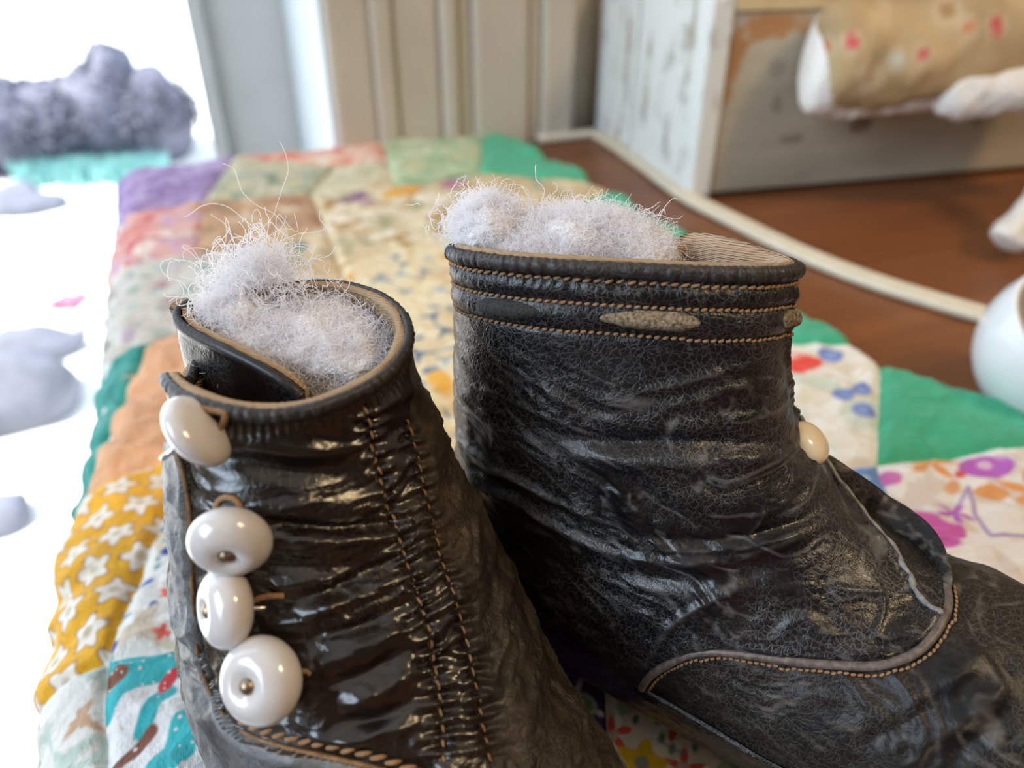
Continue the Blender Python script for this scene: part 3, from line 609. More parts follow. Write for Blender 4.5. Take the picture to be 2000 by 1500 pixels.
class Boot:
    def __init__(s, rows, org, head, rim=None, m=520):
        rows = np.array(rows, float); s.org = np.array([*org, 0.05]); s.head = math.radians(head)-YAW
        t = np.r_[np.linspace(0, 9.5, 400), np.linspace(9.6, 13, 50)]; s.t = t
        i = np.clip(t.astype(int), 0, 12); f = (t-i)[:, None]; g = lambda k: rows[np.clip(k, 0, 13)]
        p0, p1, p2, p3 = g(i-1), g(i), g(i+1), g(i+2)
        R = .5*(2*p1+(p2-p0)*f+(2*p0-5*p1+4*p2-p3)*f*f+(3*p1-p0-3*p2+p3)*f**3)
        th = np.linspace(0, 2*np.pi, m, endpoint=False); s.th = th
        Bx, Bz, Fx, Fz, w_, tw, ex, tz = [R[:, k][:, None] for k in range(8)]
        c, sn = np.cos(th)[None], np.sin(th)[None]; e = 2/ex
        cc = np.sign(c)*np.abs(c)**e; ss = np.sign(sn)*np.abs(sn)**e
        X = (Bx+Fx)/2+(Fx-Bx)/2*cc; Z = (Bz+Fz)/2+(Fz-Bz)/2*cc-tz*ss; Y = w_*ss
        if rim is not None: Z = Z+rim(th)[None]*np.clip(1-t/1.6, 0, 1)[:, None]
        a = np.radians(tw); mx = (Bx+Fx)/2; x2 = mx+(X-mx)*np.cos(a)-Y*np.sin(a); y2 = (X-mx)*np.sin(a)+Y*np.cos(a)
        s.ca, s.sa = math.cos(s.head), math.sin(s.head)
        s.fwd = np.array([s.ca, s.sa, 0]); s.left = np.array([-s.sa, s.ca, 0])
        s.G = np.stack([s.org[0]+x2*s.ca-y2*s.sa, s.org[1]+x2*s.sa+y2*s.ca, s.org[2]+np.maximum(Z, .0)], -1)
        s.n, s.m = len(t), m; s.disp = np.zeros((s.n, m)); s.wear = np.zeros((s.n, m)); s.renorm()
    def renorm(s):
        G = s.G; du = np.gradient(G, axis=0); dv = (np.roll(G, -1, 1)-np.roll(G, 1, 1))
        N = np.cross(dv, du); N /= np.linalg.norm(N, axis=-1)[..., None]+1e-9
        c = G[:, :].mean(1)[:, None]
        if ((G[:120]-c[:120])*N[:120]).sum() < 0: N = -N
        s.N = N; s.px, s.py = proj(G); s.front = ((G-CAM)*N).sum(-1) < 0
        arc = np.r_[np.zeros((1, s.m)), np.cumsum(np.linalg.norm(np.diff(G, axis=0), axis=-1), 0)]; s.arc = arc
    def near(s, px, py):
        d = (s.px-px)**2+(s.py-py)**2+np.where(s.front, 0, 1e7); k = int(np.argmin(d)); return divmod(k, s.m)
    def pts(s, path, n=None):
        ij = [s.near(*p) for p in path]; P = np.array([s.G[i, j] for i, j in ij]); N = np.array([s.N[i, j] for i, j in ij])
        if n is None: n = len(path)*6
        P = spline(P, n); N = spline(N, n); return P, N/np.linalg.norm(N, axis=1)[:, None]
    def pdist(s, P):
        """distance of every grid point to a polyline, and arc length of the foot point"""
        G = s.G.reshape(-1, 3); best = np.full(len(G), 1e9); al = np.zeros(len(G)); L = 0
        lo = P.min(0)-1.2; hi = P.max(0)+1.2; sel = np.where(((G > lo) & (G < hi)).all(1))[0]; g = G[sel]; b = best[sel]; q = al[sel]
        for a, c in zip(P[:-1], P[1:]):
            ab = c-a; l = np.linalg.norm(ab); t = np.clip(((g-a)@ab)/(ab@ab+1e-12), 0, 1); d = np.linalg.norm(g-a-t[:, None]*ab, axis=1)
            k = d < b; b = np.where(k, d, b); q = np.where(k, L+t*l, q); L += l
        best[sel] = b; al[sel] = q; return best.reshape(s.n, s.m), al.reshape(s.n, s.m), L
    def crease(s, path, amp, wd, wear=0, taper=True):
        P, _ = s.pts(path); d, al, L = s.pdist(P); k = np.exp(-(d/wd)**2)
        if taper: k = k*np.clip(np.sin(np.pi*np.clip(al/L, 0.0, 1.0)), 0, 1)**.6
        s.disp += amp*k; 
        if wear: s.wear = np.maximum(s.wear, wear*np.clip(.55+.9*fbm(s.G*5, 77), 0, 1)*np.exp(-(d/(wd*.36))**2)*np.clip(np.sin(np.pi*np.clip(al/L, .02, .98)), 0, 1)**.5)
    def pucker(s, path, amp, wd, period, skew=0):
        P, _ = s.pts(path); d, al, L = s.pdist(P); jit = vnoise(s.G*3, 5)*.9
        s.disp += amp*np.exp(-(d/wd)**2)*np.sin(2*np.pi*al/period+jit*2.2)*((al > .02) & (al < L-.02))
    def final(s): return s.G+s.N*s.disp[..., None]
    def sub(s, F, mask, off=0.0):
        """faces of the grid whose corner is in mask -> compact verts, faces, wear"""
        q = grid_faces(s.n, s.m, True); q = q[mask.reshape(-1)[q[:, 0]]]
        u, inv = np.unique(q.ravel(), return_inverse=True)
        return (F+s.N*off).reshape(-1, 3)[u], inv.reshape(-1, 4), s.wear.reshape(-1)[u]
def add_attr(o, name, vals):
    a = o.data.attributes.new(name, 'FLOAT', 'POINT'); a.data.foreach_set('value', np.asarray(vals, np.float32))
def stitches(P, N, spacing, length, r, jag=.3):
    """small thread stitches lying along a curve, joined"""
    Q = resample(np.c_[P, N], spacing); V = []; Fc = []; ring = 6
    T = np.gradient(Q[:, :3], axis=0); T /= np.linalg.norm(T, axis=1)[:, None]+1e-9
    rr = np.random.default_rng(3)
    for k in range(len(Q)):
        n = Q[k, 3:]/np.linalg.norm(Q[k, 3:]); t = T[k]+np.cross(n, T[k])*jag*rr.uniform(.6, 1.2); t /= np.linalg.norm(t); b = np.cross(n, t); c = Q[k, :3]+n*r*.35
        k0 = len(V)
        for (x, rad, lift) in ((-.5, .25, -.6), (-.36, .85, 0), (0, 1.05, .35), (.36, .85, 0), (.5, .25, -.6)):
            for a in range(ring):
                w_ = 2*math.pi*a/ring; V.append(c+t*length*x+b*r*rad*math.cos(w_)+n*r*(rad*.8*math.sin(w_)+lift))
        for i in range(4):
            for a in range(ring): Fc.append((k0+i*ring+a, k0+i*ring+(a+1) % ring, k0+(i+1)*ring+(a+1) % ring, k0+(i+1)*ring+a))
    return V, Fc
def stitch_obj(parts, parent, mat='thread'):
    mb = MB()
    for v, f in parts: mb.add(v, f)
    o = mb.obj('stitching', M[mat], parent, True); o['kind'] = 'stuff'; return o
def sheet(P0, P1, thick, n=10, bulge=0.0, N=None, wob=0.0):
    """thick strip between two curves of equal length; bulge along N"""
    P0 = np.asarray(P0, float); P1 = np.asarray(P1, float); b = np.linspace(0, 1, n)
    S_ = P0[:, None]*(1-b)[None, :, None]+P1[:, None]*b[None, :, None]
    if N is not None: S_ = S_+np.asarray(N)[..., None, :]*(bulge*np.sin(np.pi*b)[None, :, None]+wob*fbm(S_*1.5, 3)[..., None]) if np.ndim(N) == 2 else S_+np.asarray(N)*(bulge*np.sin(np.pi*b)[None, :, None]+wob*fbm(S_*1.5, 3)[..., None])
    du = np.gradient(S_, axis=0); dv = np.gradient(S_, axis=1); nn = np.cross(du, dv); nn /= np.linalg.norm(nn, axis=-1)[..., None]+1e-9
    A = S_+nn*thick/2; B = S_-nn*thick/2; m, k = S_.shape[:2]
    V = np.r_[A.reshape(-1, 3), B.reshape(-1, 3)]; f0 = grid_faces(m, k); F_ = [tuple(q) for q in f0]+[tuple(q[::-1]+m*k) for q in f0]
    ed = [i*k for i in range(m)]+[(m-1)*k+j for j in range(1, k)]+[i*k+k-1 for i in range(m-2, -1, -1)]+[j for j in range(k-2, 0, -1)]
    for a, c in zip(ed, ed[1:]+ed[:1]): F_.append((a, a+m*k, c+m*k, c))
    return V, F_
def sole_obj(b, parent, off=.02, h=.12):
    F_ = b.final(); P = F_[b.G[..., 2] < .32][:, :2]; c = P.mean(0); ang = np.arctan2(*(P-c).T[::-1]); k = 120; out = []
    bins = ((ang+np.pi)/(2*np.pi)*k).astype(int) % k
    for i in range(k):
        q = P[bins == i]
        if len(q): out.append(q[np.argmax(np.linalg.norm(q-c, axis=1))])
    out = np.array(out); d = out-c; out = c+d*(1+off/np.linalg.norm(d, axis=1))[:, None]
    out = (np.roll(out, 1, 0)+2*out+np.roll(out, -1, 0))/4; m = len(out); V = []
    for z, s_ in ((-.02, .99), (.06, 1.0), (h*.8, 1.0), (h, .985), (h, .6)): V += [np.array([*(c+(p-c)*s_), z+.02*math.sin(i*.9)]) for i, p in enumerate(out)]
    f = [tuple(q) for q in grid_faces(5, m, True)]+[tuple(range(m))[::-1], tuple(4*m+i for i in range(m))]
    return mesh_obj('sole', V, f, M['sole'], parent)
def button(parent, c, axis, R, th, tip=True, mat='porcelain', loop=True, loop_up=None):
    axis = np.asarray(axis, float); axis /= np.linalg.norm(axis); u = np.cross(axis, [.3, .2, 1]); u /= np.linalg.norm(u); v = np.cross(axis, u)
    pr = []
    for a in np.linspace(0, 1, 26):
        r = math.sin(math.pi*a)**.85*R; h = math.cos(math.pi*a)*th
        if a < .5 and tip: h -= .26*th*math.exp(-(r/(.30*R))**2)*1.6
        pr.append((r, h))
    V = []; n = 36
    for r, h in pr:
        for a in np.linspace(0, 2*math.pi, n, endpoint=False): V.append(c+u*r*math.cos(a)+v*r*math.sin(a)+axis*h)
    o = mesh_obj('button', V, grid_faces(len(pr), n, True, True), M[mat], parent)
    # sub-parts: metal shank head in the dimple, wire loop behind
    loc = np.array(o.location)/CM
    def child(name, V, F_, m):
        me = mesh_obj(name, V, F_, M[m], parent); me.parent = o; return me
    if tip:
        v2, f2 = ellipsoid(c+axis*th*.62, [u*R*.21, v*R*.21, axis*th*.30], 16, 10); child('shank_head', v2, f2, 'brass')
    if loop:
        lu = u if loop_up is None else np.asarray(loop_up, float)
        lu = lu-axis*(lu@axis); lu /= np.linalg.norm(lu)
        a = np.linspace(0, 2*math.pi, 24, endpoint=False); cc = c-axis*(th+.13)
        P = cc+np.outer(np.cos(a), lu)*.17+np.outer(np.sin(a), axis)*.20; v3, f3 = tube(P, .038, 8, True, up=np.cross(lu, axis)); child('shank', v3, f3, 'steel')
    return o
Rv = lambda right, up, tocam: RT*right+UP*up-FWD*tocam       # direction given as right / up / towards the viewer

# ---- right boot
b2 = Boot(ROWS2, frame_to_world(1.82, 11.42), -32)
boot2 = empty('button_boot', b2.org*[1, 1, 0], 'black cracked leather baby button boot seen from its side, fluffy white stuffing above rim', 'boot')
G = b2.G; arc = b2.arc
CR2 = [ # pixel path, amplitude cm, width cm, wear
 ([(1090, 845), (1200, 862), (1300, 860), (1420, 862), (1510, 872)], -.13, .13, 0), ([(1110, 880), (1220, 893), (1330, 900), (1440, 892), (1540, 890)], .12, .17, .25),
 ([(880, 825), (940, 880), (1020, 930), (1100, 975), (1200, 1020)], .08, .07, .55), ([(885, 860), (950, 920), (1040, 965), (1130, 1005)], -.06, .10, 0),
 ([(905, 925), (1000, 965), (1090, 1020), (1180, 1065), (1290, 1090), (1400, 1095)], .09, .10, .7), ([(1290, 1090), (1420, 1090), (1520, 1060), (1640, 1005)], .08, .12, .5),
 ([(1130, 1085), (1250, 1120), (1400, 1125), (1540, 1095)], -.08, .16, 0), ([(1230, 1035), (1380, 1050), (1500, 1030), (1610, 985)], -.05, .07, 0), ([(1250, 1062), (1400, 1070), (1530, 1045), (1630, 992)], .035, .06, .5),
 ([(1240, 760), (1320, 745), (1400, 725), (1500, 690)], .05, .08, .5), ([(1260, 790), (1360, 775), (1440, 750), (1530, 720)], .05, .08, .5), ([(1290, 815), (1400, 800), (1520, 778)], -.06, .10, 0),
 ([(1090, 760), (1180, 800), (1280, 785), (1340, 760)], -.04, .10, .15), ([(960, 680), (1050, 740), (1130, 790), (1190, 830)], .04, .07, .45), ([(890, 720), (960, 760), (1050, 800), (1140, 830)], .035, .06, .45),
 ([(885, 770), (980, 830), (1080, 870)], .04, .07, .4), ([(1540, 830), (1570, 900), (1560, 960)], .03, .08, .3), ([(1470, 930), (1480, 1000), (1440, 1070)], .03, .06, .4),
 ([(1262, 1300), (1300, 1230), (1350, 1185), (1440, 1145)], .05, .06, .8), ([(1560, 1180), (1600, 1230), (1680, 1240)], .03, .05, .5), ([(1590, 1140), (1680, 1160), (1780, 1170)], .03, .05, .6), ([(1690, 1130), (1720, 1180), (1700, 1260)], .03, .05, .6),
 ([(1720, 1420), (1800, 1370), (1880, 1310), (1950, 1260)], .07, .14, .2), ([(1780, 1460), (1860, 1420), (1930, 1370), (1990, 1310)], .06, .13, .2), ([(1690, 1460), (1780, 1400), (1860, 1340)], -.08, .14, 0), ([(1850, 1490), (1920, 1430), (1990, 1380)], -.06, .12, 0)]
for c in CR2: b2.crease(*c)
# general creasing: strong round the ankle, stretched along the circumference
zz = G[..., 2]; ank = sm(8.0, 6.6, zz)*sm(1.2, 3.5, zz)
loc = np.stack([(G-b2.org)@b2.fwd, (G-b2.org)@b2.left, zz], -1)
warp = fbm(loc*.6, 51)[..., None]*.7
b2.disp += .05*ank*ridged(loc*np.array([.45, .45, 1.6])+warp+loc[..., :1]*np.array([0, 0, .55]), 52, 4)
b2.disp += .012*ridged(loc*np.array([1.2, 1.2, 2.6])+warp, 55, 3)*sm(8.4, 7.2, zz)+.022*fbm(loc*1.1, 56)
b2.wear = np.maximum(b2.wear, .55*np.clip(ridged(loc*np.array([1.3, 1.3, 3.2])+warp*1.8+loc[..., :1]*np.array([0, 0, 1.0]), 57, 3)-1.12, 0, 1)*ank*3)
b2.wear = np.maximum(b2.wear, .5*sm(1.0, .2, zz)*(.5+.5*fbm(loc*1.5, 58)))
# seam round the quarter, from the heel along the instep and up the front, mirrored on the far side
seam = [(1256, 1340), (1275, 1316), (1310, 1290), (1360, 1270), (1420, 1268), (1490, 1277), (1570, 1292), (1650, 1301), (1720, 1300), (1785, 1278), (1828, 1238), (1848, 1190), (1843, 1150)]
sP, sN = b2.pts(seam, 160)
ij = np.array([b2.near(*p) for p in seam]); thv = b2.th[ij[:, 1]]; thv = np.where(thv < 1.0, thv+2*np.pi, thv); od = np.argsort(thv)
thn = np.where(b2.th < np.pi, 2*np.pi-b2.th, b2.th)                           # fold the far side onto the near one
Scut = np.interp(thn, thv[od], ij[od, 0].astype(float), left=b2.n, right=ij[od, 0][-1])
quarter_mask = np.arange(b2.n)[:, None] < Scut[None]
d, al, L = b2.pdist(sP); b2.disp += np.where(quarter_mask, .06*sm(.0, .12, d), -.03*np.exp(-(d/.12)**2))
# front edge of the quarter: a thin raised pale ridge
ridge = [(1540, 560), (1528, 640), (1522, 715), (1550, 820), (1586, 900), (1640, 972), (1690, 1040), (1735, 1100), (1780, 1158), (1822, 1203)]
b2.crease(ridge, .07, .07, .75, False)
# three stitched bands below the rim press the leather in; a ribbon bulges between the slots
rimd = arc
for dd in (.19, .53, .98): b2.disp += -.03*np.exp(-((rimd-dd)/.05)**2)
b2.disp += .03*np.exp(-((rimd-.36)/.10)**2)+.045*np.exp(-((rimd-.75)/.14)**2)
b2.disp += .02*np.sin(b2.th*110)[None]*np.exp(-((rimd-.17)/.10)**2)+.012*ridged(np.stack([b2.th*14+0*zz, rimd*2, 0*zz], -1), 8, 3)*sm(1.5, .3, rimd)
F2 = b2.final()
v, f, wr = b2.sub(F2, quarter_mask, .02); o = mesh_obj('quarter', v, f, M['leather2'], boot2); add_attr(o, 'Wear', wr)
v, f, wr = b2.sub(F2, ~quarter_mask); o = mesh_obj('vamp', v, f, M['leather2_vamp'], boot2); add_attr(o, 'Wear', wr)
v, f, wr = b2.sub(F2, (np.arange(b2.n)[:, None] < 150)*np.ones((1, b2.m), bool), -.14); mesh_obj('lining', v, f[:, ::-1], M['lining'], boot2)
v, f = tube(F2[2]+b2.N[2]*.0+[0, 0, .0], .105+.012*np.sin(np.arange(b2.m)*.9), 10, True, ry=.12+.01*np.sin(np.arange(b2.m)*1.7)); o = mesh_obj('rim_binding', v, f, M['binding'], boot2); add_attr(o, 'Wear', .15+0*v[:, 0])
v, f = tube(F2[0]-b2.N[0]*.13+[0, 0, .07], .075, 8, True, ry=.06); mesh_obj('lining_edge', v, f, M['lining'], boot2)
v, f = tube(sP+sN*.075, .072, 10); mesh_obj('piping', v, f, M['piping'], boot2)
row_at = lambda b, dd: np.argmin(np.abs(b.arc-dd), axis=0)
def ring_curve(b, F_, dd, wob=0): i = row_at(b, dd); j = np.arange(b.m); P = F_[i, j]; N = b.N[i, j]; return np.r_[P, P[:1]], np.r_[N, N[:1]]
parts = []
for dd, sp in ((.19, .165), (.53, .12), (.98, .12)):
    P, N = ring_curve(b2, F2, dd); parts.append(stitches(P+N*.035, N, sp, sp*.78, .026, .35))
tree2 = BVHTree.FromPolygons([tuple(p) for p in F2[:430].reshape(-1, 3)], [tuple(map(int, q)) for q in grid_faces(430, b2.m, True)])
rP, rN = b2.pts(ridge[3:], 60); rP = np.array([tree2.find_nearest(Vector(p))[0] for p in rP])
for _ in range(6): rP[1:-1] = (rP[:-2]+2*rP[1:-1]+rP[2:])/4
v, f = tube(rP+rN*.055, .045+.010*np.sin(np.arange(60)*1.1), 8); mesh_obj('front_welt', v, f, M['welt'], boot2)
sd = sP-np.cross(np.gradient(sP, axis=0)/(np.linalg.norm(np.gradient(sP, axis=0), axis=1)[:, None]+1e-9), sN)*(-.13)
sd = np.array([tree2.find_nearest(Vector(p))[0] for p in sd]); parts.append(stitches(sd+sN*.02, sN, .10, .085, .024, .2))
stitch_obj(parts, boot2)
# woven ribbon threaded through slots: visible segments as raised lens shapes
def tape_segment(b, F_, j0, j1, dd, h, parent, mat):
    k = 26; jj = np.linspace(j0, j1, k); V = []; n = 9
    for a, j in enumerate(jj):
        x = 2*a/(k-1)-1; hw = h*max(.0, 1-abs(x)**2.6)**.55
        for b_ in np.linspace(-1, 1, n):
            jx = int(round(j)) % b.m; i = int(np.argmin(np.abs(b.arc[:, jx]-(dd+b_*hw)))); V.append(F_[i, jx]+b.N[i, jx]*(.015+.085*max(0, (1-x*x))**.5*max(0, 1-b_*b_)**.5))
    return mesh_obj('ribbon_segment', V, grid_faces(k, n), M[mat], parent)
def jcol(b, px, py): return b.near(px, py)[1]
for (x0, x1, y, mt) in ((942, 1058, 612, 'tape_dark'), (1170, 1364, 621, 'tape'), (1512, 1548, 640, 'tape')):
    tape_segment(b2, F2, jcol(b2, x0, y), jcol(b2, x1, y), .72, .15, boot2, mt)
for j0 in (40, 120, 200): tape_segment(b2, F2, j0, j0+36, .72, .15, boot2, 'tape_dark')
# pale canvas facing of the far flap standing above the rim at the front
tp = [(1296, 503, 12.35), (1318, 470, 12.3), (1352, 455, 12.2), (1400, 460, 12.0), (1460, 474, 11.8), (1505, 490, 11.7), (1540, 503, 11.5), (1550, 518, 11.45)]
P0 = spline([at_dist(*q) for q in tp], 40); P1 = P0+np.array([0, 0, -.55])-RT*(.25*np.linspace(0, 1, 40)**2)[:, None]
v, f = sheet(P0, P1, .26, 12, .06, -FWD, .04); mesh_obj('flap_facing', v, f, M['lining_pale'], boot2, origin=None)
# buttoned outer flap behind the front ridge
ra = spline(b2.pts([(1592, 890), (1640, 955), (1700, 1015), (1765, 1070), (1815, 1120), (1845, 1165)], 40)[0], 60)
aa = np.linspace(0, 1, 60); wv = np.sin(np.pi*np.clip(aa*.97+.015, 0, 1))**.55
outd = b2.left*.80+np.array([0, 0, .18])+b2.fwd*.30
P1 = ra+outd*(.55*wv)[:, None]+np.array([0, 0, .30])*wv[:, None]
nrm = np.cross(np.gradient(ra, axis=0), outd); nrm /= np.linalg.norm(nrm, axis=1)[:, None]; nrm = nrm*np.sign(nrm[:, 2:3])
v, f = sheet(ra-nrm*.05, P1, .08, 24, .05, nrm, .04); o = mesh_obj('button_flap', v, f, M['leather2_vamp'], boot2); add_attr(o, 'Wear', np.clip(ridged(np.asarray(v)*np.array([2.5, 2.5, 4.]), 71, 3)-1.0, 0, 1)*1.6)
button(boot2, at_dist(1577, 866, 12.75), Rv(.55, .55, .65), .40, .26, False, 'cream_button', True)
sole_obj(b2, boot2)

# ---- left boot
def rim1(th):
    x = lambda c, w_: np.exp(-(((th-c+np.pi) % (2*np.pi)-np.pi)/w_)**2)
    return -.75*x(3.95, .42)+.10*x(5.2, .5)
b1 = Boot(ROWS1, frame_to_world(-2.93, 9.12), -54, rim1)
boot1 = empty('button_boot', b1.org*[1, 1, 0], 'shiny brown-black baby button boot with four loose white buttons down its flap', 'boot')
G = b1.G; zz = G[..., 2]; loc = np.stack([(G-b1.org)@b1.fwd, (G-b1.org)@b1.left, zz], -1)
CR1 = [([(380, 880), (470, 905), (580, 925), (700, 915)], -.14, .14, 0), ([(400, 850), (500, 870), (620, 880), (740, 850)], .07, .12, .1), ([(420, 950), (520, 985), (640, 985), (750, 960)], .05, .14, 0),
 ([(500, 1010), (600, 1028), (700, 1030), (770, 1015)], -.13, .10, 0), ([(520, 1050), (620, 1052), (720, 1045), (800, 1020)], .11, .11, 0), ([(530, 1090), (640, 1110), (740, 1090)], -.08, .12, 0),
 ([(560, 1180), (640, 1150), (720, 1115), (800, 1090)], -.10, .09, 0), ([(580, 1205), (660, 1180), (740, 1150), (800, 1130)], .12, .10, 0), ([(600, 1245), (690, 1225), (790, 1180)], -.10, .09, 0),
 ([(620, 1290), (700, 1265), (790, 1220)], .09, .10, 0), ([(640, 1335), (720, 1310), (800, 1260)], -.09, .09, 0), ([(660, 1375), (740, 1350), (820, 1300)], .13, .13, 0), ([(640, 1410), (740, 1400), (830, 1350)], -.08, .09, 0),
 ([(600, 1440), (700, 1445), (820, 1410)], .08, .1, 0), ([(720, 800), (790, 770), (850, 730)], .09, .13, .1), ([(700, 870), (780, 840), (855, 800)], -.07, .1, 0), ([(610, 830), (640, 860), (700, 860)], -.04, .1, 0),
 ([(1060, 1290), (1110, 1370), (1150, 1450), (1175, 1510)], .06, .07, .3),
 ([(735, 850), (750, 920), (765, 990), (800, 1080)], -.03, .06, .3)]
for c in CR1: b1.crease(*c)
ank = sm(7.6, 6.4, zz)*sm(.8, 2.5, zz); warp = fbm(loc*.7, 61)[..., None]*.7
b1.disp += .07*ank*ridged(loc*np.array([.5, .5, 1.7])+warp, 62, 4)+.012*ridged(loc*1.9+warp, 63, 3)*ank+.02*fbm(loc*1.2, 66)
seamA = [(718, 800), (730, 870), (745, 940), (765, 1010), (790, 1090), (815, 1160), (838, 1240), (852, 1320), (862, 1400), (868, 1480)]
seamB = [(800, 830), (815, 900), (830, 970), (850, 1050), (875, 1130), (900, 1210), (920, 1300), (938, 1390), (955, 1480)]
for sA, amp in ((seamA, .055), (seamB, .05)): b1.pucker(sA, amp, .22, .21); b1.crease(sA, -.05, .05, .35, False)
edge = [(356, 880), (372, 940), (380, 1010), (384, 1090), (388, 1180), (394, 1260), (412, 1330), (445, 1390), (490, 1430), (560, 1455), (640, 1475), (730, 1498), (820, 1530)]
eP, eN = b1.pts(edge, 160)
# zones by their place around the boot: the vamp with its left strip, the glossy buttoned panel, the plain side
ei = np.array([b1.near(*p) for p in edge]); si = np.array([b1.near(*p) for p in seamB])
inter = lambda q, x: np.interp(x, *(np.array(sorted(q)).T))
epx = np.interp(b1.py, [p[1] for p in edge], [p[0] for p in edge]); spx = np.interp(b1.py, [p[1] for p in seamB], [p[0] for p in seamB])
vamp_mask = (b1.front & (b1.px < epx) & (b1.py > 860)) | (np.arange(b1.n)[:, None] > 345)
panel_mask = b1.front & ~vamp_mask & (b1.px < spx); side_mask = ~vamp_mask & ~panel_mask
d, al, L = b1.pdist(eP); b1.disp += np.where(vamp_mask & (d < 1.1), .10*sm(1.1, .3, d), -.05*np.exp(-(d/.15)**2))
b1.wear = np.maximum(b1.wear, np.where(side_mask, .35*np.clip(ridged(loc*1.4, 67, 3)-.7, 0, 1), 0)); b1.wear = np.maximum(b1.wear, .5*np.exp(-(d/.10)**2))
b1.disp += .018*np.sin(b1.th*90)[None]*np.exp(-((b1.arc-.16)/.12)**2)
F1 = b1.final()
for nm, mk, mt in (('vamp', vamp_mask, 'leather_grey'), ('button_panel', panel_mask, 'leather1'), ('quarter', side_mask, 'leather1_side')):
    v, f, wr = b1.sub(F1, mk, 0); o = mesh_obj(nm, v, f, M[mt], boot1); add_attr(o, 'Wear', wr)
v, f, wr = b1.sub(F1, (np.arange(b1.n)[:, None] < 130)*np.ones((1, b1.m), bool), -.13); mesh_obj('lining', v, f[:, ::-1], M['lining'], boot1)
v, f = tube(F1[1], .085+.010*np.sin(np.arange(b1.m)*.8), 10, True, ry=.10); o = mesh_obj('rim_binding', v, f, M['binding'], boot1); add_attr(o, 'Wear', .1+0*v[:, 0])
v, f = tube(F1[0]-b1.N[0]*.11+[0, 0, .05], .075+.015*np.sin(b1.th*9), 8, True, ry=.055); mesh_obj('lining_edge', v, f, M['lining'], boot1)
v, f = tube(eP+eN*.07, .035, 8); mesh_obj('flap_edge', v, f, M['brown_edge'], boot1)
parts = []
for sA in (seamA, seamB):
    P, N = b1.pts(sA, 80); d_ = []
    kd = BVHTree.FromPolygons([tuple(p) for p in F1[:360].reshape(-1, 3)], [tuple(map(int, q)) for q in grid_faces(360, b1.m, True)])
    P = np.array([kd.find_nearest(Vector(p))[0] for p in P]); parts.append(stitches(P+N*.008, N, .2, .13, .019, .2))
for off in (-.13,):
    eo = eP[104:]+np.cross(np.gradient(eP, axis=0), eN)[104:]/(np.linalg.norm(np.gradient(eP, axis=0), axis=1)[104:, None]+1e-9)*off
    parts.append(stitches(eo+eN[104:]*.05, eN[104:], .2, .22, .034, .5))
stitch_obj(parts, boot1)
# inner flap: the far side of the opening folds in behind the front panel
fl = [(372, 592, 8.15), (352, 606, 8.1), (352, 630, 8.05), (385, 655, 8.0), (440, 682, 7.95), (500, 712, 7.85), (555, 745, 7.7), (590, 775, 7.5)]
P0 = spline([on_z(*q) for q in fl], 60); P1 = P0+np.array([0, 0, -1.6])
tng = np.gradient(P0, axis=0); nr = np.cross(tng, [0, 0, 1.]); nr /= np.linalg.norm(nr, axis=1)[:, None]; nr *= np.sign((nr@(-FWD)))[:, None]
v, f = sheet(P0, P1, .09, 12, .04, nr, .03); o = mesh_obj('inner_flap', v, f, M['leather2'], boot1); add_attr(o, 'Wear', .0+.0*v[:, 0])
v, f = sheet(P0-nr*.12+[0, 0, .05], P1-nr*.12, .12, 12, .04, nr, .03); mesh_obj('flap_facing', v, f, M['lining'], boot1)
v, f = tube(P0+[0, 0, .0]+nr*.02, .075, 8, ry=.09); mesh_obj('flap_binding', v, f, M['binding'], boot1)
# buttons: depth taken from the leather just under them
def on_leather(b, px, py, lift): i, j = b.near(px, py); return CAM+ray(px, py)*((b.G[i, j]-CAM)@FWD-lift)
for (px, py, ax, R, th, tip, lift, lu) in ((386, 842, Rv(.78, .56, .16), .50, .23, False, .35, None), (450, 1058, Rv(.10, -.62, .78), .51, .33, True, .42, UP),
      (440, 1186, Rv(-.78, -.02, .60), .53, .31, True, .42, None), (510, 1329, Rv(-.36, .06, .92), .55, .36, True, .42, RT)):
    button(boot1, on_leather(b1, px, py, lift), ax, R, th, tip, 'porcelain', True, lu)
# thread loops that hold the buttons
lp = MB()
for (pts_) in ([(405, 790), (425, 775), (448, 800), (440, 828), (420, 830)], [(425, 1005), (438, 972), (462, 966), (478, 985), (470, 1008)], [(485, 1180), (510, 1165), (535, 1160), (560, 1158)], [(580, 1310), (600, 1306), (612, 1312)]):
    P, N = b1.pts(pts_, 24); lp.add(*tube(P+N*.09, .04, 8, up=N[0]))
lp.obj('button_loops', M['thread'], boot1, True)
sole_obj(b1, boot1)

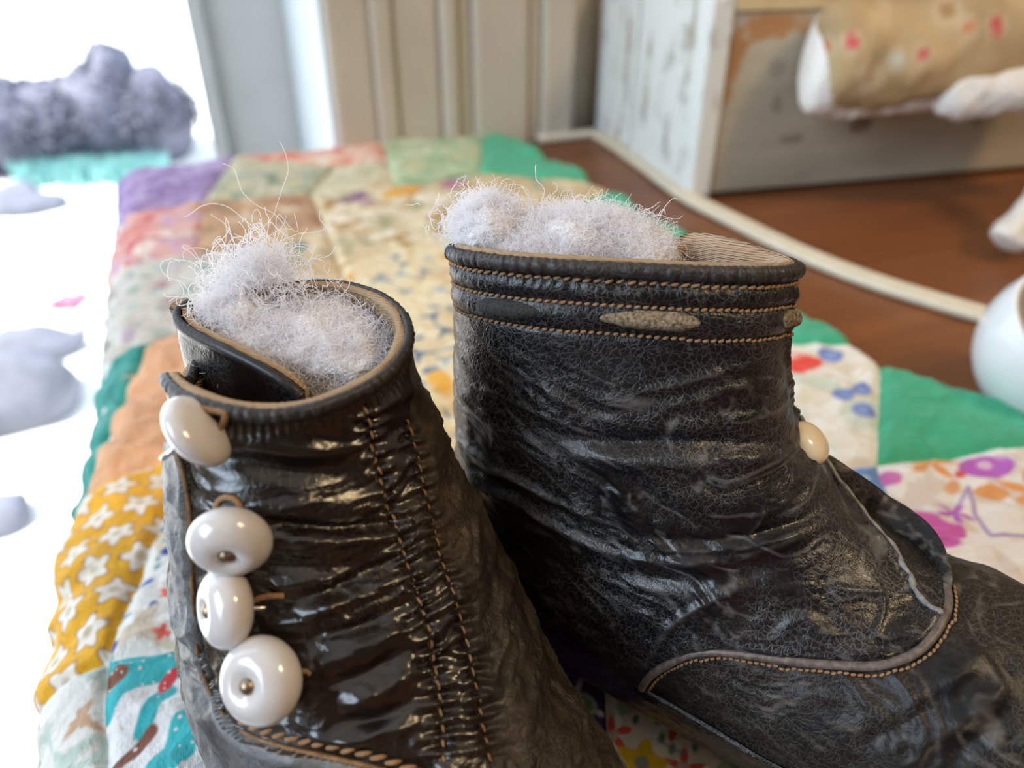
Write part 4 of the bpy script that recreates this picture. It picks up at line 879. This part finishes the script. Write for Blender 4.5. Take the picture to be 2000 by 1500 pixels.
# ------------------------------------------------------------------ cotton stuffing
def cotton(label, lumps, nf, seed, wisps):
    """lumps: (centre, rx, ry, rz); soft core plus curled fibres"""
    r = np.random.default_rng(seed); mb = MB()
    for c, rx, ry, rz in lumps:
        v, f = ellipsoid(c, [RT*rx, np.cross(UP*0+[0, 0, 1], RT)*ry, np.array([0, 0, rz])], 72, 44)
        nn = v-c; nn /= np.linalg.norm(nn, axis=1)[:, None]; v = v+nn*(.13*fbm(v*2.0, seed)+.02*ridged(v*3.5, seed+2, 2)+.02*fbm(v*14, seed+5))[:, None]; mb.add(v, f)
    o = mb.obj('cotton_stuffing', M['cotton'], None, True, origin=lumps[0][0]); tag(o, label, 'stuffing')
    K = 12; allp = []; rad = []
    tot = sum(l[1]*l[2] for l in lumps)
    def fibre(p, d, L, curl):
        P = [p]; q = p.copy(); t = d/np.linalg.norm(d); ax = r.normal(size=3)
        for k in range(K-1):
            ax = ax*.75+r.normal(size=3)*.5; t = t+np.cross(ax, t)*curl*.35; t /= np.linalg.norm(t); q = q+t*L/(K-1); P.append(q)
        return P
    for c, rx, ry, rz in lumps:
        for k in range(int(nf*rx*ry/tot)):
            d = r.normal(size=3); d /= np.linalg.norm(d)
            if d[2] < -.3: d[2] = -d[2]
            ay = np.cross([0, 0, 1.], RT); p = np.array(c)+RT*d[0]*rx+ay*d[1]*ry+np.array([0, 0, d[2]*rz])
            nrm = RT*d[0]/rx+ay*d[1]/ry+np.array([0, 0, d[2]/rz]); nrm /= np.linalg.norm(nrm)
            tg = np.cross(nrm, r.normal(size=3)); tg /= np.linalg.norm(tg)+1e-9
            allp.append(fibre(p-nrm*.03, tg+nrm*r.uniform(.0, .42), r.uniform(.2, .55), r.uniform(.8, 1.6))); rad.append(r.uniform(.0020, .0038))
    for (p0, spread, up, n, L) in wisps:
        for k in range(n):
            p = np.asarray(p0)+(RT*r.normal()+FWD*r.normal()*.5+UP*r.normal()*.35)*spread
            allp.append(fibre(p, np.asarray(up)+r.normal(size=3)*.7, L*r.uniform(.5, 1.25), r.uniform(.9, 1.7))); rad.append(r.uniform(.0035, .006))
    A = (np.array(allp)*CM-np.array(o.location)).reshape(-1, 3); hc = bpy.data.hair_curves.new('fibres'); hc.add_curves([K]*len(allp))
    hc.attributes['position'].data.foreach_set('vector', A.ravel().astype(np.float32))
    ra = hc.attributes.get('radius') or hc.attributes.new('radius', 'FLOAT', 'POINT'); ra.data.foreach_set('value', np.repeat(np.array(rad)*CM, K).astype(np.float32))
    hc.materials.append(M['fibre']); h = bpy.data.objects.new('fibres', hc); C.objects.link(h); h.parent = o; h['kind'] = 'stuff'
    return o
cA = on_z(585, 660, 7.5)
cotton('white cotton wool stuffing the opening of the boot with four buttons, wisps curling up', [(cA, 1.45, 1.05, .62), (on_z(470, 630, 7.8), .62, .55, .5), (on_z(680, 688, 7.5), .74, .66, .5), (on_z(625, 715, 7.35), .56, .46, .45)], 16000, 21,
       [(on_z(500, 555, 8.4), .42, UP, 420, .75), (on_z(505, 515, 8.7), .22, UP+RT*.1, 130, .8), (on_z(520, 500, 8.8), .10, UP+RT*.3, 14, 1.6), (on_z(640, 600, 8.0), .35, UP+RT*.5, 60, .6), (on_z(420, 590, 8.3), .15, UP-RT*.8, 40, .7)])
cB = at_dist(1110, 500, 12.35)
cotton('white cotton wool bulging from the boot seen from its side', [(cB, 1.45, .75, .62), (at_dist(955, 455, 12.4), .58, .55, .58), (at_dist(1140, 468, 12.4), 1.0, .6, .48), (at_dist(1230, 490, 12.2), .7, .5, .32)], 15000, 22,
       [(at_dist(930, 400, 12.4), .35, UP, 50, .5), (at_dist(1020, 400, 12.4), .2, UP-RT*.1, 14, .9), (at_dist(1230, 450, 12.2), .3, UP+RT*.5, 45, .7), (at_dist(890, 450, 12.4), .2, UP-RT*.7, 40, .5)])

# ------------------------------------------------------------------ crate, doll, cord, cup
co = on_z(1362, 390, ZT); crate = empty('wooden_crate', co, 'chipped white wooden crate behind the quilt, standing on the brown table', 'crate')
def cpart(name, b, mat, bev=.12):
    v, f = box(*b); v = [tuple(np.array(q)+co) for q in v]; o = mesh_obj(name, v, f, M[mat], crate, False); bevel(o, bev); return o
def spotted():
    s = NT('beige_board_with_knots'); co_ = s.coord(100); base = s.n('ShaderNodeTexNoise', Scale=.45, Detail=6, Roughness=.65)
    st_ = s.coord(100, 'Object', (12, 100, 60)); s.l(st_, base.inputs[0]); c = s.ramp(base.outputs[0], [(.3, (.33, .285, .215)), (.55, (.46, .40, .305)), (.75, (.56, .50, .40))])
    dn = s.noise(co_, .9, 4)
    for (x, z, rx, rz, colr) in ((1.0, 7.2, .8, 1.9, (.36, .15, .04)), (2.8, 9.0, 2.2, .9, (.40, .17, .05)), (1.3, 9.2, .5, .4, (.40, .34, .30)), (9.6, 3.6, .8, .55, (.16, .10, .06)), (5.3, 3.0, .9, .35, (.26, .21, .16)), (3.6, 6.8, .6, .5, (.30, .26, .2)), (4.1, 5.0, .3, .5, (.27, .23, .17)), (17.5, 3.6, .5, .5, (.15, .12, .1))):
        sb = s.n('ShaderNodeVectorMath', _operation='SUBTRACT'); s.l(co_, sb.inputs[0]); sb.inputs[1].default_value = (x, 0, z)
        dv = s.n('ShaderNodeVectorMath', _operation='MULTIPLY'); s.l(sb.outputs[0], dv.inputs[0]); dv.inputs[1].default_value = (1/rx, 0, 1/rz)
        ln = s.n('ShaderNodeVectorMath', _operation='LENGTH'); s.l(dv.outputs[0], ln.inputs[0])
        k = s.math('ADD', ln.outputs['Value'], s.math('MULTIPLY', s.math('SUBTRACT', dn.outputs[0], .5), 2.2)); m = s.ramp(k, [(.62, (1, 1, 1)), (1.0, (0, 0, 0))])
        c = s.mix(s.math('MULTIPLY', m, .85), c, colr)
    return s.out(c, .85, s.bump(base.outputs[0], .03*CM))
M['side_board'] = spotted()
cpart('side_board', (0.75, 46, 0.15, 1.25, .25, 9.6), 'side_board'); cpart('side_board', (0.9, 46, 15.2, 16.4, .25, 9.6), 'side_board')
cpart('end_board', (-.55, .75, -.05, 9.1, .1, 10.3), 'chippy', .18); cpart('end_board', (-.40, .65, 9.95, 16.6, .1, 10.1), 'chippy', .18)
cpart('end_board', (46, 47.2, 0, 16.4, .1, 10), 'chippy'); cpart('bottom_board', (.8, 46, 1.3, 15.1, .3, 1.2), 'chippy_side')
cpart('rim_strip', (.78, 46, .0, 1.5, 9.6, 10.3), 'rim_wood', .1)
crate.rotation_euler = (0, 0, math.radians(-8))

# rag doll resting over the crate front
doll_o = at_dist(1800, 110, 38); doll = empty('rag_doll', doll_o, 'tan flowered corduroy rag doll lying over the front of the chipped crate', 'doll')
def open_tube(P, r, n, ry):
    m = len(P); T = np.gradient(P, axis=0); T /= np.linalg.norm(T, axis=1)[:, None]; N = np.cross(T, UP); N /= np.linalg.norm(N, axis=1)[:, None]; B = np.cross(N, T)
    a = np.linspace(0, 2*np.pi, n); a = a+(0 if (N[0]@FWD) > 0 else np.pi)
    V = P[:, None]+N[:, None]*(np.cos(a)[None, :, None]*r[:, None, None])+B[:, None]*(np.sin(a)[None, :, None]*ry[:, None, None])
    return V.reshape(-1, 3), grid_faces(m, n)
def stuffed(name, path, rx, rz, mat, cell=None, seed=1, n=40, m=90):
    P = spline([at_dist(*q) for q in path], m); k = np.linspace(0, 1, m); cap = np.clip(1-np.clip(1-k/.22, 0, 1)**2.4, 0.0, 1)**.5; cap = np.maximum(cap, .02)
    v, f = open_tube(P, rx*cap, n, rz*cap); v = v+(v-np.repeat(P, n, 0))/(rx)*(.10*fbm(v*.5, seed)+.05*fbm(v*1.6, seed+3))[:, None]*1.6
    kk = np.repeat(k, n); aa_ = np.tile(np.linspace(0, 2*np.pi, n), m); L = np.linalg.norm(np.diff(P, axis=0), axis=1).sum()
    return v, f, np.c_[kk*L, aa_*rz]
v, f, uv = stuffed('s', [(1592, 115, 38.2), (1640, 112, 38.2), (1720, 105, 38.2), (1860, 80, 38), (2060, 40, 38), (2250, 0, 38)], 2.1, 2.62, 'c', seed=3)
colr = np.zeros((len(v), 3)); colr[:] = S('c9ab7e'); qx, qy = proj(v); ctrd = np.array([c_ for c_ in v])
kz = .5+.5*fbm(v*.45, 12); colr = colr*(.78+.34*kz)[:, None]
fr_ = ((v-CAM)@FWD) < 38.0
for px, py, c_, r_ in ((1665, 82, 'd9505a', .42), (1610, 92, 'd98a60', .42), (1803, 107, 'd2525a', .36), (1752, 118, 'cfd2c4', .42), (1892, 55, 'd9855a', .40), (1947, 50, 'd84a56', .42), (1700, 150, 'c8aa84', .5), (1850, 20, 'b78f62', .5)):
    d_ = np.hypot(qx-px, qy-py)/39.5; k = (sm(r_*1.9, r_*1.2, d_)*fr_)[:, None]*.45; colr = colr*(1-k)+S('e0cdb0')*k; k = (sm(r_*1.15, r_*.55, d_)*fr_)[:, None]; colr = colr*(1-k)+S(c_)*k
mesh_obj('dress', v, f, M['corduroy'], doll, True, colr, uv)
v, f, uv = stuffed('p', [(1574, 118, 38.8), (1620, 122, 38.8), (1700, 118, 38.8), (1800, 100, 38.6), (1900, 90, 38.6)], 2.0, 2.72, 'c', seed=6); mesh_obj('petticoat', v, f, M['eyelet'], doll)
v, f, uv = stuffed('q', [(1830, 168, 38.2), (1880, 172, 38.2), (1960, 168, 38.0), (2080, 150, 38), (2250, 120, 38)], 1.2, 1.35, 'c', seed=8); mesh_obj('sleeve', v, f, M['eyelet'], doll)
v, f, uv = stuffed('r', [(1958, 478, 35.6), (1975, 458, 35.6), (2010, 425, 35.8), (2060, 360, 36.2), (2110, 200, 37.2)], .85, .9, 'c', seed=9); mesh_obj('foot', v, f, M['doll_foot'], doll)

# flat twin electric cord along the wall and across the table
cp = [(1012, 246), (1030, 239), (1060, 232), (1115, 238), (1180, 268), (1260, 322), (1340, 380), (1440, 432), (1560, 490), (1700, 545), (1850, 592), (1960, 622), (2100, 652), (2400, 690)]
P = spline([on_z(x, y, ZT+.32) for x, y in cp], 200); P[:, 1] = np.minimum(P[:, 1], WY-2.9); P[:, 2] = ZT+.27
T = np.gradient(P, axis=0); T /= np.linalg.norm(T, axis=1)[:, None]; N = np.cross(T, [0, 0, 1.])
mb = MB()
for s_ in (-.27, .27): mb.add(*tube(P+N*s_, .30, 12, ry=.26))
cord = mb.obj('electric_cord', M['cord'], None, True, origin=P[100]); tag(cord, 'cream twin electric cord running from the wall across the brown table', 'cord')

# white cup tipped on its side at the quilt's edge
cc = np.array([24.5, 12.95, 1.25]); Rb = 2.85; ax = Rv(.22, .50, .84); ax /= np.linalg.norm(ax); u = np.cross(ax, UP); u /= np.linalg.norm(u); vv = np.cross(ax, u)
cup = empty('cup', cc*[1, 1, 0]+[0, 0, ZT], 'white ceramic cup lying tipped beside the green quilt edge, cut by the photo border', 'cup')
def lathe(prof, n=48, zmin=ZT+.02):
    V = []
    for r_, h in prof:
        for a in np.linspace(0, 2*math.pi, n, endpoint=False): V.append(cc+u*r_*math.cos(a)+vv*r_*math.sin(a)+ax*h)
    V = np.array(V); V[:, 2] = np.maximum(V[:, 2], zmin); return V, grid_faces(len(prof), n, True, True)
tt = np.linspace(math.pi, .425*math.pi, 24); prof = [(Rb*math.sin(t), Rb*math.cos(t)) for t in tt]; rim = prof[-1]
prof += [(rim[0]-.03, rim[1]+.08), (rim[0]-.12, rim[1]+.10), (rim[0]-.2, rim[1]+.05)]; v, f = lathe(prof); mesh_obj('body', v, f, M['ceramic'], cup)
v, f = lathe([(rim[0]-.2, rim[1]+.05)]+[((Rb-.24)*math.sin(t)*.98, (Rb-.24)*math.cos(t)+.02) for t in tt[::-1]], 48, ZT+.24); mesh_obj('inside', v, f, M['ceramic_in'], cup)
